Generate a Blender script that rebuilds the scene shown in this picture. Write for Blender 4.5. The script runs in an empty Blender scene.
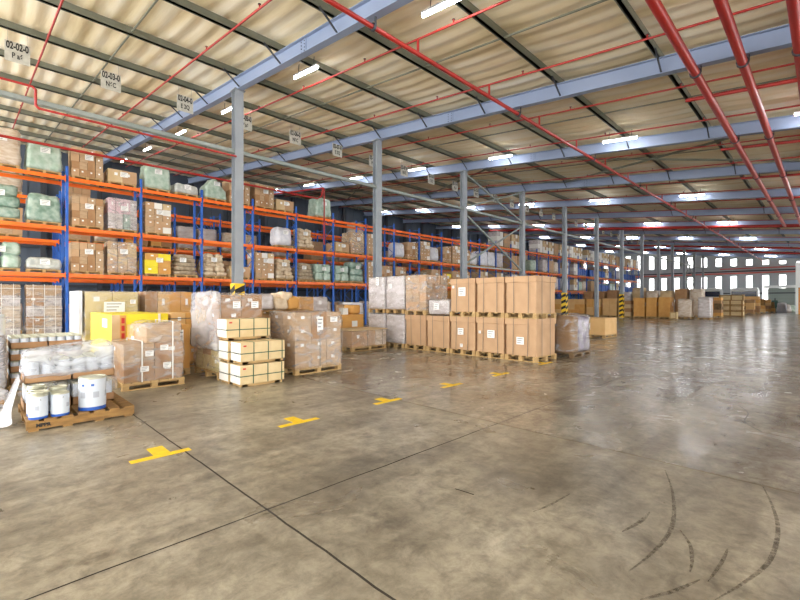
import bpy, bmesh, math, random
from mathutils import Vector, Matrix, noise
random.seed(7)
SC = bpy.context.scene
COL = SC.collection
CAMH = 1.65
RS = 0.109                       # roof slope, rising towards the racks
def rafz(y): return 6.92 + RS*y  # underside of rafters
ORD = ('first second third fourth fifth sixth seventh eighth ninth tenth eleventh twelfth thirteenth fourteenth fifteenth '
       'sixteenth seventeenth eighteenth nineteenth twentieth twenty-first twenty-second twenty-third twenty-fourth twenty-fifth '
       'twenty-sixth twenty-seventh twenty-eighth twenty-ninth thirtieth thirty-first thirty-second').split()

# ---------------------------------------------------------------- materials
def lin(c):
    c = c/255.0
    return c/12.92 if c <= 0.04045 else ((c+0.055)/1.055)**2.4
def S(r, g, b): return (lin(r), lin(g), lin(b), 1.0)
M = {}
def mat(name, c, rough=0.6, metal=0.0, c2=None, scale=3.0, bump=0.0, bscale=20.0, stretch=(1,1,1), emit=None, spec=0.5, coat=0.0, detail=4.0, lo=0.35, hi=0.65):
    m = bpy.data.materials.new(name); m.use_nodes = True
    nt = m.node_tree; b = nt.nodes['Principled BSDF']
    b.inputs['Roughness'].default_value = rough
    b.inputs['Metallic'].default_value = metal
    b.inputs['Specular IOR Level'].default_value = spec
    b.inputs['Coat Weight'].default_value = coat
    b.inputs['Base Color'].default_value = S(*c)
    if c2 or bump:
        tc = nt.nodes.new('ShaderNodeTexCoord'); mp = nt.nodes.new('ShaderNodeMapping')
        mp.inputs['Scale'].default_value = stretch
        nt.links.new(tc.outputs['Object'], mp.inputs['Vector'])
    if c2:
        n = nt.nodes.new('ShaderNodeTexNoise'); n.inputs['Scale'].default_value = scale; n.inputs['Detail'].default_value = detail
        nt.links.new(mp.outputs[0], n.inputs['Vector'])
        r = nt.nodes.new('ShaderNodeValToRGB')
        r.color_ramp.elements[0].position = lo; r.color_ramp.elements[1].position = hi
        r.color_ramp.elements[0].color = S(*c); r.color_ramp.elements[1].color = S(*c2)
        nt.links.new(n.outputs['Fac'], r.inputs[0]); nt.links.new(r.outputs[0], b.inputs['Base Color'])
    if bump:
        n2 = nt.nodes.new('ShaderNodeTexNoise'); n2.inputs['Scale'].default_value = bscale; n2.inputs['Detail'].default_value = 3
        nt.links.new(mp.outputs[0], n2.inputs['Vector'])
        bp = nt.nodes.new('ShaderNodeBump'); bp.inputs['Strength'].default_value = bump; bp.inputs['Distance'].default_value = 0.03
        nt.links.new(n2.outputs['Fac'], bp.inputs['Height']); nt.links.new(bp.outputs[0], b.inputs['Normal'])
    if emit:
        b.inputs['Emission Color'].default_value = (1, 1, 1, 1); b.inputs['Emission Strength'].default_value = emit
    M[name] = m
    return m
mat('orange', (255, 124, 30), 0.4, c2=(248, 108, 24), scale=2)
mat('blue', (46, 108, 202), 0.45, c2=(38, 94, 186), scale=2)
mat('column_paint', (154, 160, 166), 0.45, c2=(136, 143, 151), scale=1.2)
mat('rafter_paint', (146, 160, 188), 0.45, c2=(134, 149, 178), scale=0.5)
mat('purlin_steel', (108, 112, 98), 0.6, c2=(124, 126, 112), scale=0.8)
mat('tie_steel', (150, 158, 155), 0.5, c2=(128, 138, 134), scale=0.8)
mat('dark_steel', (52, 56, 64), 0.6)
mat('red_pipe', (176, 42, 34), 0.4, c2=(158, 34, 30), scale=0.6)
mat('pale_red_pipe', (212, 110, 104), 0.35)
mat('card', (196, 160, 124), 0.75, c2=(186, 150, 114), scale=2.5, bump=0.05)
mat('card_warm', (222, 184, 128), 0.75, c2=(212, 170, 112), scale=2)
mat('card_brown', (174, 134, 94), 0.75, c2=(160, 120, 82), scale=3)
mat('card_orange', (216, 164, 90), 0.7, c2=(206, 150, 78), scale=3)
mat('card_pale', (214, 190, 150), 0.75, c2=(200, 172, 130), scale=3)
mat('card_dull', (172, 142, 108), 0.7, c2=(192, 164, 132), scale=6, stretch=(1, 1, 3))
mat('crate_pale', (216, 194, 150), 0.7, c2=(206, 182, 136), scale=4)
mat('box_white', (232, 230, 224), 0.6)
mat('yellow_card', (240, 222, 40), 0.45, c2=(228, 208, 30), scale=2)
mat('wood', (196, 164, 112), 0.8, c2=(172, 140, 92), scale=5, stretch=(1, 6, 6))
mat('wood_warm', (158, 120, 66), 0.75, c2=(120, 88, 46), scale=4, stretch=(1, 6, 6), bump=0.2)
mat('wood_dark', (120, 96, 66), 0.85, c2=(96, 76, 52), scale=5)
mat('strap_green', (44, 82, 60), 0.5)
mat('strap_grey', (120, 122, 124), 0.4)
mat('strap_dark', (96, 92, 84), 0.5)
mat('strap_white', (232, 232, 228), 0.5)
mat('paper', (240, 240, 238), 0.6)
mat('print_grey', (120, 122, 128), 0.6)
mat('print_pale', (172, 178, 190), 0.6)
mat('print_red', (196, 50, 44), 0.6)
mat('print_blue', (48, 96, 178), 0.5)
mat('black', (18, 18, 20), 0.6)
mat('white_plastic', (226, 232, 240), 0.3)
mat('can_white', (204, 212, 222), 0.35)
mat('can_blue', (30, 84, 172), 0.35)
mat('can_lid', (192, 192, 172), 0.35, metal=0.3)
mat('sack_green', (150, 176, 158), 0.38, c2=(188, 204, 192), scale=5, bump=0.5, bscale=7, coat=0.2)
mat('sack_teal', (112, 142, 126), 0.35, c2=(170, 188, 176), scale=4, bump=0.5, bscale=7, coat=0.2)
mat('sack_grey', (176, 182, 178), 0.35, c2=(212, 214, 208), scale=5, bump=0.5, bscale=8, coat=0.2)
mat('sack_white', (226, 226, 232), 0.35, c2=(206, 208, 218), scale=5, bump=0.5, bscale=8)
mat('sack_tan', (196, 172, 142), 0.6, c2=(218, 202, 176), scale=6, bump=0.4, bscale=10)
mat('sack_brown', (150, 132, 108), 0.6, c2=(182, 166, 142), scale=6, bump=0.4, bscale=10)
mat('wrapped_tan', (190, 168, 142), 0.32, c2=(216, 204, 190), scale=4, bump=0.35, bscale=9, coat=0.2, stretch=(1, 1, 2.5))
mat('wrapped_grey', (178, 168, 164), 0.3, c2=(208, 202, 202), scale=3, bump=0.15, bscale=9, coat=0.2, stretch=(1, 1, 2.5))
mat('wrapped_olive', (196, 174, 112), 0.35, c2=(208, 192, 138), scale=3, bump=0.2, bscale=9, coat=0.2)
mat('dark_card', (138, 104, 62), 0.6, c2=(116, 86, 52), scale=4)
mat('dark_grey_goods', (112, 114, 112), 0.4, c2=(140, 138, 140), scale=5, bump=0.3)
mat('wrapped_mauve', (130, 118, 142), 0.3, c2=(100, 92, 108), scale=4, bump=0.4, bscale=10, coat=0.3, stretch=(1, 1, 2))
mat('pink_carton', (206, 176, 182), 0.5)
mat('blue_drum', (26, 84, 176), 0.35)
mat('line_yellow', (246, 206, 20), 0.55, c2=(226, 186, 30), scale=14, detail=8)
mat('guard_yellow', (240, 198, 20), 0.5)
mat('wall_panel', (176, 184, 192), 0.6, c2=(188, 196, 202), scale=0.3)
mat('wall_dark', (74, 84, 98), 0.7, c2=(88, 98, 112), scale=0.3)
mat('window_metal', (206, 212, 218), 0.4)
mat('lamp_housing', (230, 232, 234), 0.4)
mat('lamp_tube', (255, 255, 255), 0.4, emit=28.0)
mat('sign_board', (196, 194, 184), 0.6, c2=(178, 176, 166), scale=8)
mat('truck_white', (232, 236, 238), 0.3)
mat('truck_glass', (22, 32, 62), 0.1)
mat('rubber', (24, 24, 26), 0.8)
mat('door_green', (140, 152, 146), 0.6)
mat('orange_door', (232, 150, 40), 0.5)
mat('machine_green', (60, 96, 84), 0.5)
mat('joint_dark', (58, 52, 44), 0.9)
mat('joint_brown', (104, 88, 62), 0.9)
mat('joint_pale', (150, 136, 112), 0.9)

def film_mat(name, c, lo, hi, scale=4.0):
    m = bpy.data.materials.new(name); m.use_nodes = True
    nt = m.node_tree; nt.nodes.clear()
    out = nt.nodes.new('ShaderNodeOutputMaterial')
    tr = nt.nodes.new('ShaderNodeBsdfTransparent'); tr.inputs[0].default_value = (0.97, 0.97, 0.98, 1)
    pr = nt.nodes.new('ShaderNodeBsdfPrincipled'); pr.inputs['Base Color'].default_value = S(*c); pr.inputs['Roughness'].default_value = 0.12
    tc = nt.nodes.new('ShaderNodeTexCoord'); mp = nt.nodes.new('ShaderNodeMapping'); mp.inputs['Scale'].default_value = (1.0, 1.0, 2.2)
    mp.inputs['Rotation'].default_value = (0.4, 0.5, 0.3)
    n = nt.nodes.new('ShaderNodeTexNoise'); n.inputs['Scale'].default_value = scale; n.inputs['Detail'].default_value = 6; n.inputs['Distortion'].default_value = 1.2
    mr = nt.nodes.new('ShaderNodeMapRange'); mr.inputs['From Min'].default_value = 0.42; mr.inputs['From Max'].default_value = 0.66
    mr.inputs['To Min'].default_value = lo; mr.inputs['To Max'].default_value = hi
    bp = nt.nodes.new('ShaderNodeBump'); bp.inputs['Strength'].default_value = 0.6; bp.inputs['Distance'].default_value = 0.02
    mx = nt.nodes.new('ShaderNodeMixShader'); L = nt.links.new
    L(tc.outputs['Object'], mp.inputs[0]); L(mp.outputs[0], n.inputs['Vector']); L(n.outputs['Fac'], mr.inputs['Value'])
    L(n.outputs['Fac'], bp.inputs['Height']); L(bp.outputs[0], pr.inputs['Normal'])
    L(mr.outputs[0], mx.inputs[0]); L(tr.outputs[0], mx.inputs[1]); L(pr.outputs[0], mx.inputs[2]); L(mx.outputs[0], out.inputs[0])
    M[name] = m
film_mat('film_light', (226, 224, 222), 0.03, 0.3, 2.2)
film_mat('film_heavy', (208, 211, 218), 0.3, 0.85, 3.0)
film_mat('film_soft', (208, 208, 212), 0.35, 0.68, 1.1)
film_mat('film_mid', (214, 210, 208), 0.05, 0.45, 2.6)

def floor_mat():
    m = bpy.data.materials.new('concrete'); m.use_nodes = True
    nt = m.node_tree; b = nt.nodes['Principled BSDF']; L = nt.links.new
    tc = nt.nodes.new('ShaderNodeTexCoord')
    def nz(scale, detail, dist=0.0, stretch=(1, 1, 1), rot=0.0, rough=0.55):
        mp = nt.nodes.new('ShaderNodeMapping'); mp.inputs['Scale'].default_value = stretch; mp.inputs['Rotation'].default_value = (0, 0, rot)
        L(tc.outputs['Object'], mp.inputs[0])
        n = nt.nodes.new('ShaderNodeTexNoise'); n.inputs['Scale'].default_value = scale; n.inputs['Detail'].default_value = detail
        n.inputs['Distortion'].default_value = dist; n.inputs['Roughness'].default_value = rough
        L(mp.outputs[0], n.inputs['Vector']); return n
    def ramp(src, p0, c0, p1, c1):
        r = nt.nodes.new('ShaderNodeValToRGB'); e = r.color_ramp.elements
        e[0].position = p0; e[0].color = c0; e[1].position = p1; e[1].color = c1
        L(src.outputs['Fac'], r.inputs[0]); return r
    def mixc(kind, fac, a, b2):
        x = nt.nodes.new('ShaderNodeMix'); x.data_type = 'RGBA'; x.blend_type = kind
        if isinstance(fac, float): x.inputs['Factor'].default_value = fac
        else: L(fac, x.inputs['Factor'])
        L(a, x.inputs['A']); L(b2, x.inputs['B']); return x.outputs['Result']
    big = ramp(nz(0.45, 5, 0.6), 0.3, S(152, 142, 122), 0.7, S(190, 182, 162))
    fine = ramp(nz(6.0, 12, 0.3, rough=0.78), 0.34, S(158, 154, 148), 0.6, S(255, 255, 255))
    swirl = ramp(nz(1.1, 9, 0.4, (1, 0.6, 1), 0.7, 0.65), 0.34, S(186, 182, 176), 0.54, S(255, 255, 255))
    drag = ramp(nz(1.1, 5, 0.8, (0.25, 1.6, 1), 0.15), 0.40, S(190, 186, 182), 0.55, S(255, 255, 255))
    stain = ramp(nz(0.85, 4, 1.0), 0.66, S(255, 255, 255), 0.78, S(150, 142, 132))
    c = mixc('MULTIPLY', 0.85, big.outputs[0], fine.outputs[0])
    c = mixc('MULTIPLY', 0.7, c, swirl.outputs[0])
    c = mixc('MULTIPLY', 0.6, c, drag.outputs[0])
    mott = ramp(nz(1.7, 10, 0.5, rough=0.7), 0.54, S(255, 255, 255), 0.74, S(120, 112, 104))
    c = mixc('MULTIPLY', 0.7, c, mott.outputs[0])
    c = mixc('MULTIPLY', 0.7, c, stain.outputs[0])
    L(c, b.inputs['Base Color'])
    rn = nz(1.2, 6, 0.8)
    mr = nt.nodes.new('ShaderNodeMapRange'); mr.inputs['From Min'].default_value = 0.3; mr.inputs['From Max'].default_value = 0.7
    mr.inputs['To Min'].default_value = 0.26; mr.inputs['To Max'].default_value = 0.4
    L(rn.outputs['Fac'], mr.inputs['Value'])
    # the slabs beyond the pale joint were power-floated smoother and greyer
    sx = nt.nodes.new('ShaderNodeSeparateXYZ'); L(tc.outputs['Object'], sx.inputs[0])
    gt = nt.nodes.new('ShaderNodeMath'); gt.operation = 'GREATER_THAN'; gt.inputs[1].default_value = 4.97; L(sx.outputs['X'], gt.inputs[0])
    ad = nt.nodes.new('ShaderNodeMath'); ad.operation = 'MULTIPLY_ADD'; ad.inputs[1].default_value = -0.10; L(gt.outputs[0], ad.inputs[0]); L(mr.outputs[0], ad.inputs[2])
    L(ad.outputs[0], b.inputs['Roughness'])
    tint = mixc('MULTIPLY', gt.outputs[0], c, nt.nodes.new('ShaderNodeRGB').outputs[0])
    for q in nt.nodes:
        if q.type == 'RGB': q.outputs[0].default_value = (1.0, 1.03, 1.1, 1)
    L(tint, b.inputs['Base Color'])
    bn = nz(14, 5); bp = nt.nodes.new('ShaderNodeBump'); bp.inputs['Strength'].default_value = 0.05; bp.inputs['Distance'].default_value = 0.006
    L(bn.outputs['Fac'], bp.inputs['Height']); L(bp.outputs[0], b.inputs['Normal'])
    b.inputs['Specular IOR Level'].default_value = 0.8
    M['concrete'] = m
floor_mat()

def roof_mat():
    m = bpy.data.materials.new('roof_lining'); m.use_nodes = True
    nt = m.node_tree; b = nt.nodes['Principled BSDF']; L = nt.links.new
    tc = nt.nodes.new('ShaderNodeTexCoord'); mp = nt.nodes.new('ShaderNodeMapping'); mp.inputs['Scale'].default_value = (2.6, 0.25, 1)
    n = nt.nodes.new('ShaderNodeTexNoise'); n.inputs['Scale'].default_value = 1.0; n.inputs['Detail'].default_value = 5
    r = nt.nodes.new('ShaderNodeValToRGB'); e = r.color_ramp.elements
    e[0].position = 0.28; e[0].color = S(212, 194, 152); e[1].position = 0.68; e[1].color = S(248, 242, 224)
    x = e.new(0.45); x.color = S(238, 224, 190)
    L(tc.outputs['Object'], mp.inputs[0]); L(mp.outputs[0], n.inputs['Vector']); L(n.outputs['Fac'], r.inputs[0]); L(r.outputs[0], b.inputs['Base Color'])
    b.inputs['Roughness'].default_value = 0.85
    n2 = nt.nodes.new('ShaderNodeTexNoise'); n2.inputs['Scale'].default_value = 2.5; n2.inputs['Detail'].default_value = 4
    L(mp.outputs[0], n2.inputs['Vector'])
    bp = nt.nodes.new('ShaderNodeBump'); bp.inputs['Strength'].default_value = 0.2; bp.inputs['Distance'].default_value = 0.05
    L(n2.outputs['Fac'], bp.inputs['Height']); L(bp.outputs[0], b.inputs['Normal'])
    M['roof_lining'] = m
roof_mat()
def glass_mat():
    m = bpy.data.materials.new('pane'); m.use_nodes = True
    nt = m.node_tree; nt.nodes.clear(); L = nt.links.new
    out = nt.nodes.new('ShaderNodeOutputMaterial'); tr = nt.nodes.new('ShaderNodeBsdfTransparent'); gl = nt.nodes.new('ShaderNodeBsdfGlossy')
    gl.inputs['Roughness'].default_value = 0.05; mx = nt.nodes.new('ShaderNodeMixShader'); mx.inputs[0].default_value = 0.08
    L(tr.outputs[0], mx.inputs[1]); L(gl.outputs[0], mx.inputs[2]); L(mx.outputs[0], out.inputs[0]); M['pane'] = m
glass_mat()
def mark_mat():
    m = bpy.data.materials.new('tyre_rubber_trace'); m.use_nodes = True
    nt = m.node_tree; nt.nodes.clear(); L = nt.links.new
    out = nt.nodes.new('ShaderNodeOutputMaterial'); tr = nt.nodes.new('ShaderNodeBsdfTransparent'); df = nt.nodes.new('ShaderNodeBsdfPrincipled')
    df.inputs['Base Color'].default_value = S(70, 60, 48); df.inputs['Roughness'].default_value = 0.5
    tc = nt.nodes.new('ShaderNodeTexCoord'); n = nt.nodes.new('ShaderNodeTexNoise'); n.inputs['Scale'].default_value = 30; n.inputs['Detail'].default_value = 9
    mr = nt.nodes.new('ShaderNodeMapRange'); mr.inputs['From Min'].default_value = 0.3; mr.inputs['From Max'].default_value = 0.62; mr.inputs['To Max'].default_value = 0.5
    mx = nt.nodes.new('ShaderNodeMixShader')
    L(tc.outputs['Object'], n.inputs['Vector']); L(n.outputs['Fac'], mr.inputs['Value']); L(mr.outputs[0], mx.inputs[0])
    L(tr.outputs[0], mx.inputs[1]); L(df.outputs[0], mx.inputs[2]); L(mx.outputs[0], out.inputs[0]); M['tyre_trace'] = m
mark_mat()

# ---------------------------------------------------------------- mesh builder
class MB:
    def __init__(s): s.v = []; s.f = []; s.mi = []; s.mats = []; s.sm = []
    def _m(s, m):
        if m not in s.mats: s.mats.append(m)
        return s.mats.index(m)
    def add(s, vs, fs, m, smooth=False):
        o = len(s.v); s.v += [tuple(v) for v in vs]; k = s._m(m)
        for f in fs: s.f.append([i+o for i in f]); s.mi.append(k); s.sm.append(smooth)
    def box(s, x0, x1, y0, y1, z0, z1, m, skew=None):
        vs = [(x0,y0,z0),(x1,y0,z0),(x1,y1,z0),(x0,y1,z0),(x0,y0,z1),(x1,y0,z1),(x1,y1,z1),(x0,y1,z1)]
        if skew: vs = [skew(Vector(v)) for v in vs]
        s.add(vs, [(3,2,1,0),(4,5,6,7),(0,1,5,4),(1,2,6,5),(2,3,7,6),(3,0,4,7)], m)
    def bar(s, a, b, w, h, m, up=(0,0,1)):
        a = Vector(a); b = Vector(b); d = (b-a).normalized(); u = Vector(up)
        r = d.cross(u)
        if r.length < 1e-4: r = d.cross(Vector((0,1,0)))
        r.normalize(); u = r.cross(d)
        vs = []
        for p in (a, b):
            for i, j in ((-1,-1),(1,-1),(1,1),(-1,1)): vs.append(p + r*(w/2*i) + u*(h/2*j))
        s.add(vs, [(0,1,2,3),(7,6,5,4),(1,0,4,5),(2,1,5,6),(3,2,6,7),(0,3,7,4)], m)
    def tube(s, pts, r, m, n=10, caps=True):
        pts = [Vector(p) for p in pts]; rings = []
        for i, p in enumerate(pts):
            if i == 0: d = pts[1]-p
            elif i == len(pts)-1: d = p-pts[i-1]
            else: d = (pts[i+1]-p).normalized() + (p-pts[i-1]).normalized()
            d.normalize(); a = d.cross(Vector((0,0,1)))
            if a.length < 1e-3: a = d.cross(Vector((0,1,0)))
            a.normalize(); b = a.cross(d)
            rings.append([p + (a*math.cos(t*2*math.pi/n) + b*math.sin(t*2*math.pi/n))*r for t in range(n)])
        vs = [v for q in rings for v in q]; fs = []
        for i in range(len(pts)-1):
            for t in range(n): fs.append((i*n+t, i*n+(t+1) % n, (i+1)*n+(t+1) % n, (i+1)*n+t))
        s.add(vs, fs, m, True)
        if caps: s.add(rings[0], [tuple(range(n))[::-1]], m); s.add(rings[-1], [tuple(range(n))], m)
    def lathe(s, prof, c, m, n=20, mids=None):
        c = Vector(c); vs = []
        for r, z in prof:
            for t in range(n): vs.append(c + Vector((r*math.cos(2*math.pi*t/n), r*math.sin(2*math.pi*t/n), z)))
        for i in range(len(prof)-1):
            mm = mids[i] if mids else m
            fs = [(i*n+t, i*n+(t+1) % n, (i+1)*n+(t+1) % n, (i+1)*n+t) for t in range(n)]
            o = len(s.v)
            s.add([vs[k] for k in range(i*n, (i+2)*n)], [tuple(q-i*n for q in f) for f in fs], mm, True)
    def lump(s, x0, x1, y0, y1, z0, z1, m, n=8, rnd=0.12, amp=0.03, freq=2.5, seed=0, taper=0.0, top=None, flat=True, open_bottom=False):
        """a soft box: rounded, tapered and crumpled"""
        cx, cy, cz = (x0+x1)/2, (y0+y1)/2, (z0+z1)/2; hx, hy, hz = (x1-x0)/2, (y1-y0)/2, (z1-z0)/2
        idx = {}; vs = []; fs = []
        def vert(i, j, k):
            key = (i, j, k)
            if key in idx: return idx[key]
            p = Vector((i/n*2-1, j/n*2-1, k/n*2-1))
            q = Vector((p.x*hx, p.y*hy, p.z*hz))
            r = min(rnd, hx, hy, hz)
            inner = Vector((max(-hx+r, min(hx-r, q.x)), max(-hy+r, min(hy-r, q.y)), max(-hz+r, min(hz-r, q.z))))
            d = q-inner
            if d.length > 1e-6: q = inner + d.normalized()*min(d.length, r)
            t = (q.z+hz)/(2*hz); q.x *= 1-taper*t; q.y *= 1-taper*t
            if top: q.z = -hz + (q.z+hz)*top(q.x/hx, q.y/hy)
            w = Vector((cx+q.x, cy+q.y, cz+q.z))
            a = noise.noise_vector(w*freq + Vector((seed*7.3, seed*3.1, seed*1.7)))*amp
            if flat and k == 0: a.z = 0
            w += a
            idx[key] = len(vs); vs.append(w); return idx[key]
        for a in range(n):
            for b in range(n):
                if not open_bottom: fs.append((vert(a,b,0), vert(a,b+1,0), vert(a+1,b+1,0), vert(a+1,b,0)))
                fs.append((vert(a,b,n), vert(a+1,b,n), vert(a+1,b+1,n), vert(a,b+1,n)))
                fs.append((vert(a,0,b), vert(a+1,0,b), vert(a+1,0,b+1), vert(a,0,b+1)))
                fs.append((vert(a,n,b), vert(a,n,b+1), vert(a+1,n,b+1), vert(a+1,n,b)))
                fs.append((vert(0,a,b), vert(0,a,b+1), vert(0,a+1,b+1), vert(0,a+1,b)))
                fs.append((vert(n,a,b), vert(n,a+1,b), vert(n,a+1,b+1), vert(n,a,b+1)))
        s.add(vs, fs, m, True)
    def mesh(s, name):
        me = bpy.data.meshes.new(name); me.from_pydata(s.v, [], s.f)
        for m in s.mats: me.materials.append(M[m])
        me.polygons.foreach_set('material_index', s.mi); me.polygons.foreach_set('use_smooth', s.sm); me.update()
        return me
    def build(s, name, parent=None, label=None, bevel=0):
        o = bpy.data.objects.new(name, s.mesh(name)); COL.objects.link(o)
        if parent: o.parent = parent
        if label: o['label'] = label
        if bevel:
            b = o.modifiers.new('edge', 'BEVEL'); b.width = bevel; b.segments = 2; b.limit_method = 'ANGLE'
        return o
def tag(o, label, cat, group=None, kind=None):
    if label: o['label'] = label
    if cat: o['category'] = cat
    if group: o['group'] = group
    if kind: o['kind'] = kind
    return o
def thing(name, label, cat, loc=(0,0,0), rz=0.0, group=None):
    o = bpy.data.objects.new(name, None); COL.objects.link(o); o.location = loc; o.rotation_euler = (0,0,rz); o.empty_display_size = 0.2
    return tag(o, label, cat, group)
def struct(o): o['kind'] = 'structure'; return o
def dup(root, loc, rz=0.0, label=None, group=None):
    r = root.copy(); COL.objects.link(r); r.location = loc; r.rotation_euler = (0,0,rz)
    if label: r['label'] = label
    if group: r['group'] = group
    for ch in list(root.children):
        c = ch.copy(); COL.objects.link(c); c.parent = r
        for g in list(ch.children):
            d = g.copy(); COL.objects.link(d); d.parent = c
    return r

# ---------------------------------------------------------------- shell
XW, YL, Y0, XB = 84.0, 36.0, -16.0, -9.0
b = MB(); b.box(XB-3, XW+12, Y0-4, YL+.3, -0.3, 0.0, 'concrete'); struct(b.build('floor'))
# ceiling: ribbed lining sheets sagging between purlins
b = MB(); PUR = [0.4+2.57*k for k in range(-6, 14)]
xs = []; x = XB
while x < XW+.01: xs.append(x); x += 0.115 if x < 45 else 0.23
ys = []
for k in range(-1, 14+6):
    y = 0.4+2.57*(k-6)
    for q in range(4): ys.append(y + 2.57*q/4)
ys = [y for y in ys if y <= YL+.4] + [YL+.4]
vs = []
for yi in ys:
    fr = ((yi-0.4)/2.57) % 1.0
    for xi in xs:
        rib = abs(((xi/0.46) % 1.0)-0.5)*2; rib = max(0.0, min(1.0, (rib-0.3)/0.35))
        z = 7.55 + RS*yi + 0.04*rib - 0.05*math.sin(math.pi*fr) + 0.02*noise.noise(Vector((xi*.6, yi*.4, 0)))
        vs.append((xi, yi, z))
n = len(xs); fs = [(j*n+i, (j+1)*n+i, (j+1)*n+i+1, j*n+i+1) for j in range(len(ys)-1) for i in range(n-1)]
b.add(vs, fs, 'roof_lining', True); struct(b.build('ceiling'))
# far end wall with real openings
wins = []
b = MB()
ylist = [0.9+1.9*k for k in range(0, 18)]
def winrow(z0, z1fn, keep):
    for k, yc in enumerate(ylist):
        if keep(k): wins.append((yc-.42, yc+.42, z0, z1fn(yc)))
upz = lambda y: min(6.86+RS*y+.1, 9.6)
winrow(6.9, upz, lambda k: k >= 1)
winrow(3.3, lambda y: 5.4, lambda k: k in (2,4,5,7,8,10,11,13,14,16))
winrow(0.9, lambda y: 5.4, lambda k: k in (3,6,9,12,15))
for (a0, a1) in [(Y0, ylist[0]-.42)] + [(ylist[k]+.42, ylist[k+1]-.42) for k in range(17)] + [(ylist[17]+.42, YL)]:
    b.box(XW, XW+.12, a0, a1, 0, 7.6+RS*a0, 'wall_panel')
for yc in ylist:
    zs = sorted([(w[2], w[3]) for w in wins if abs((w[0]+w[1])/2-yc) < .1]); z = 0
    for (q0, q1) in zs: b.box(XW, XW+.12, yc-.42, yc+.42, z, q0, 'wall_panel'); z = q1
    if z < 7.7+RS*yc: b.box(XW, XW+.12, yc-.42, yc+.42, z, 7.7+RS*yc, 'wall_panel')
y = Y0
while y < YL:
    b.box(XW-.03, XW, y, y+.06, 0, 7.4+RS*y, 'wall_panel'); y += 0.95
for z in (2.6, 6.0): b.box(XW-.2, XW-.04, Y0, YL, z, z+.16, 'dark_steel')
struct(b.build('wall_end'))
for i, (a0, a1, z0, z1) in enumerate(wins):
    b = MB(); t = .05
    b.box(XW-.03, XW+.14, a0, a0+t, z0, z1, 'window_metal'); b.box(XW-.03, XW+.14, a1-t, a1, z0, z1, 'window_metal')
    b.box(XW-.03, XW+.14, a0, a1, z0, z0+t, 'window_metal'); b.box(XW-.03, XW+.14, a0, a1, z1-t, z1, 'window_metal')
    o = struct(b.build('window_%d' % (i+1)))
    g = MB(); g.box(XW+.05, XW+.06, a0+t, a1-t, z0+t, z1-t, 'pane'); g.build('pane', o)
b = MB()
x = XB
while x < XW: b.box(x, x+.5, YL, YL+.1, 0, 7.75+RS*YL, 'wall_dark'); b.box(x+.5, x+1.0, YL+.05, YL+.12, 0, 7.75+RS*YL, 'wall_dark'); x += 1.0
for z in (2.5, 5.0, 7.5, 9.6): b.box(XB, XW, YL-.2, YL, z, z+.18, 'dark_steel')
x = XB
while x < XW: b.box(x, x+.25, YL-.45, YL-.2, 0, 7.3+RS*YL, 'dark_steel'); x += 6.05/2
struct(b.build('wall_left'))
# dock door in the end wall
d = struct(MB().build('door_1')) if False else None
b = MB()
for k in range(17): b.box(XW-.12, XW-.04, 3.4, 6.4, .2*k, .2*k+.185, 'door_green')
dr = struct(b.build('door_1'))
b = MB(); b.box(XW-.4, XW-.04, 3.1, 6.8, 3.42, 3.8, 'truck_white'); b.build('roller_casing', dr)
# white partition with orange roller door
b = MB(); b.box(68, 76, -3.0, 2.68, 3.2, 6.0, 'truck_white'); b.box(68, 68.2, 2.45, 2.68, 0, 3.2, 'truck_white'); b.box(68.2, 76, 2.5, 2.62, 0, 3.2, 'wall_panel')
of = b.build('site_office'); tag(of, 'white upper wall of an office block with an orange shutter, beyond the heaped boxes', 'office')
b = MB()
for k in range(14): b.box(68.0, 68.06, -1.0, 2.44, .22*k, .22*k+.2, 'orange_door')
b.build('shutter', of, 'orange roller shutter')

# floor joints
def strip(name, pts, w, m, z=0.0015):
    b = MB(); vs = []; fs = []
    n = len(pts)
    for i, p in enumerate(pts):
        p = Vector(p).to_2d().to_3d()
        d = (Vector(pts[min(i+1, n-1)])-Vector(pts[max(i-1, 0)])).to_2d().normalized()
        nn = Vector((-d.y, d.x, 0)); ww = w*(1 if m != 'tyre_trace' else .15+.85*math.sin(math.pi*(i+.3)/(n+.0)))
        vs += [p+nn*ww/2+Vector((0,0,z)), p-nn*ww/2+Vector((0,0,z))]
    for i in range(n-1): fs.append((2*i, 2*i+1, 2*i+3, 2*i+2))
    b.add(vs, fs, m); return b.build(name)
def wob(a, bb, n, amp, s):
    return [(a[0]+(bb[0]-a[0])*i/n + amp*noise.noise(Vector((i*.7, s, 0))), a[1]+(bb[1]-a[1])*i/n + amp*noise.noise(Vector((i*.7, s+9, 0))), 0) for i in range(n+1)]
struct(strip('trim_1', wob((-3, 3.12), (60, 3.12), 160, .014, 1), .014, 'joint_dark'))
struct(strip('trim_2', wob((1.64, -3), (1.64, 12), 90, .01, 2), .017, 'joint_dark'))
struct(strip('trim_3', wob((4.97, -8), (4.97, 12.5), 90, .012, 3), .016, 'joint_brown'))
struct(strip('trim_4', wob((11.7, -8), (11.7, 4.5), 40, .012, 5), .02, 'joint_pale', .0012))
struct(strip('trim_5', wob((20.0, -8), (20.0, 11), 40, .012, 6), .03, 'joint_pale', .0012))
struct(strip('trim_6', wob((5, -.6), (60, -.6), 80, .014, 7), .02, 'joint_pale', .0012))

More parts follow.
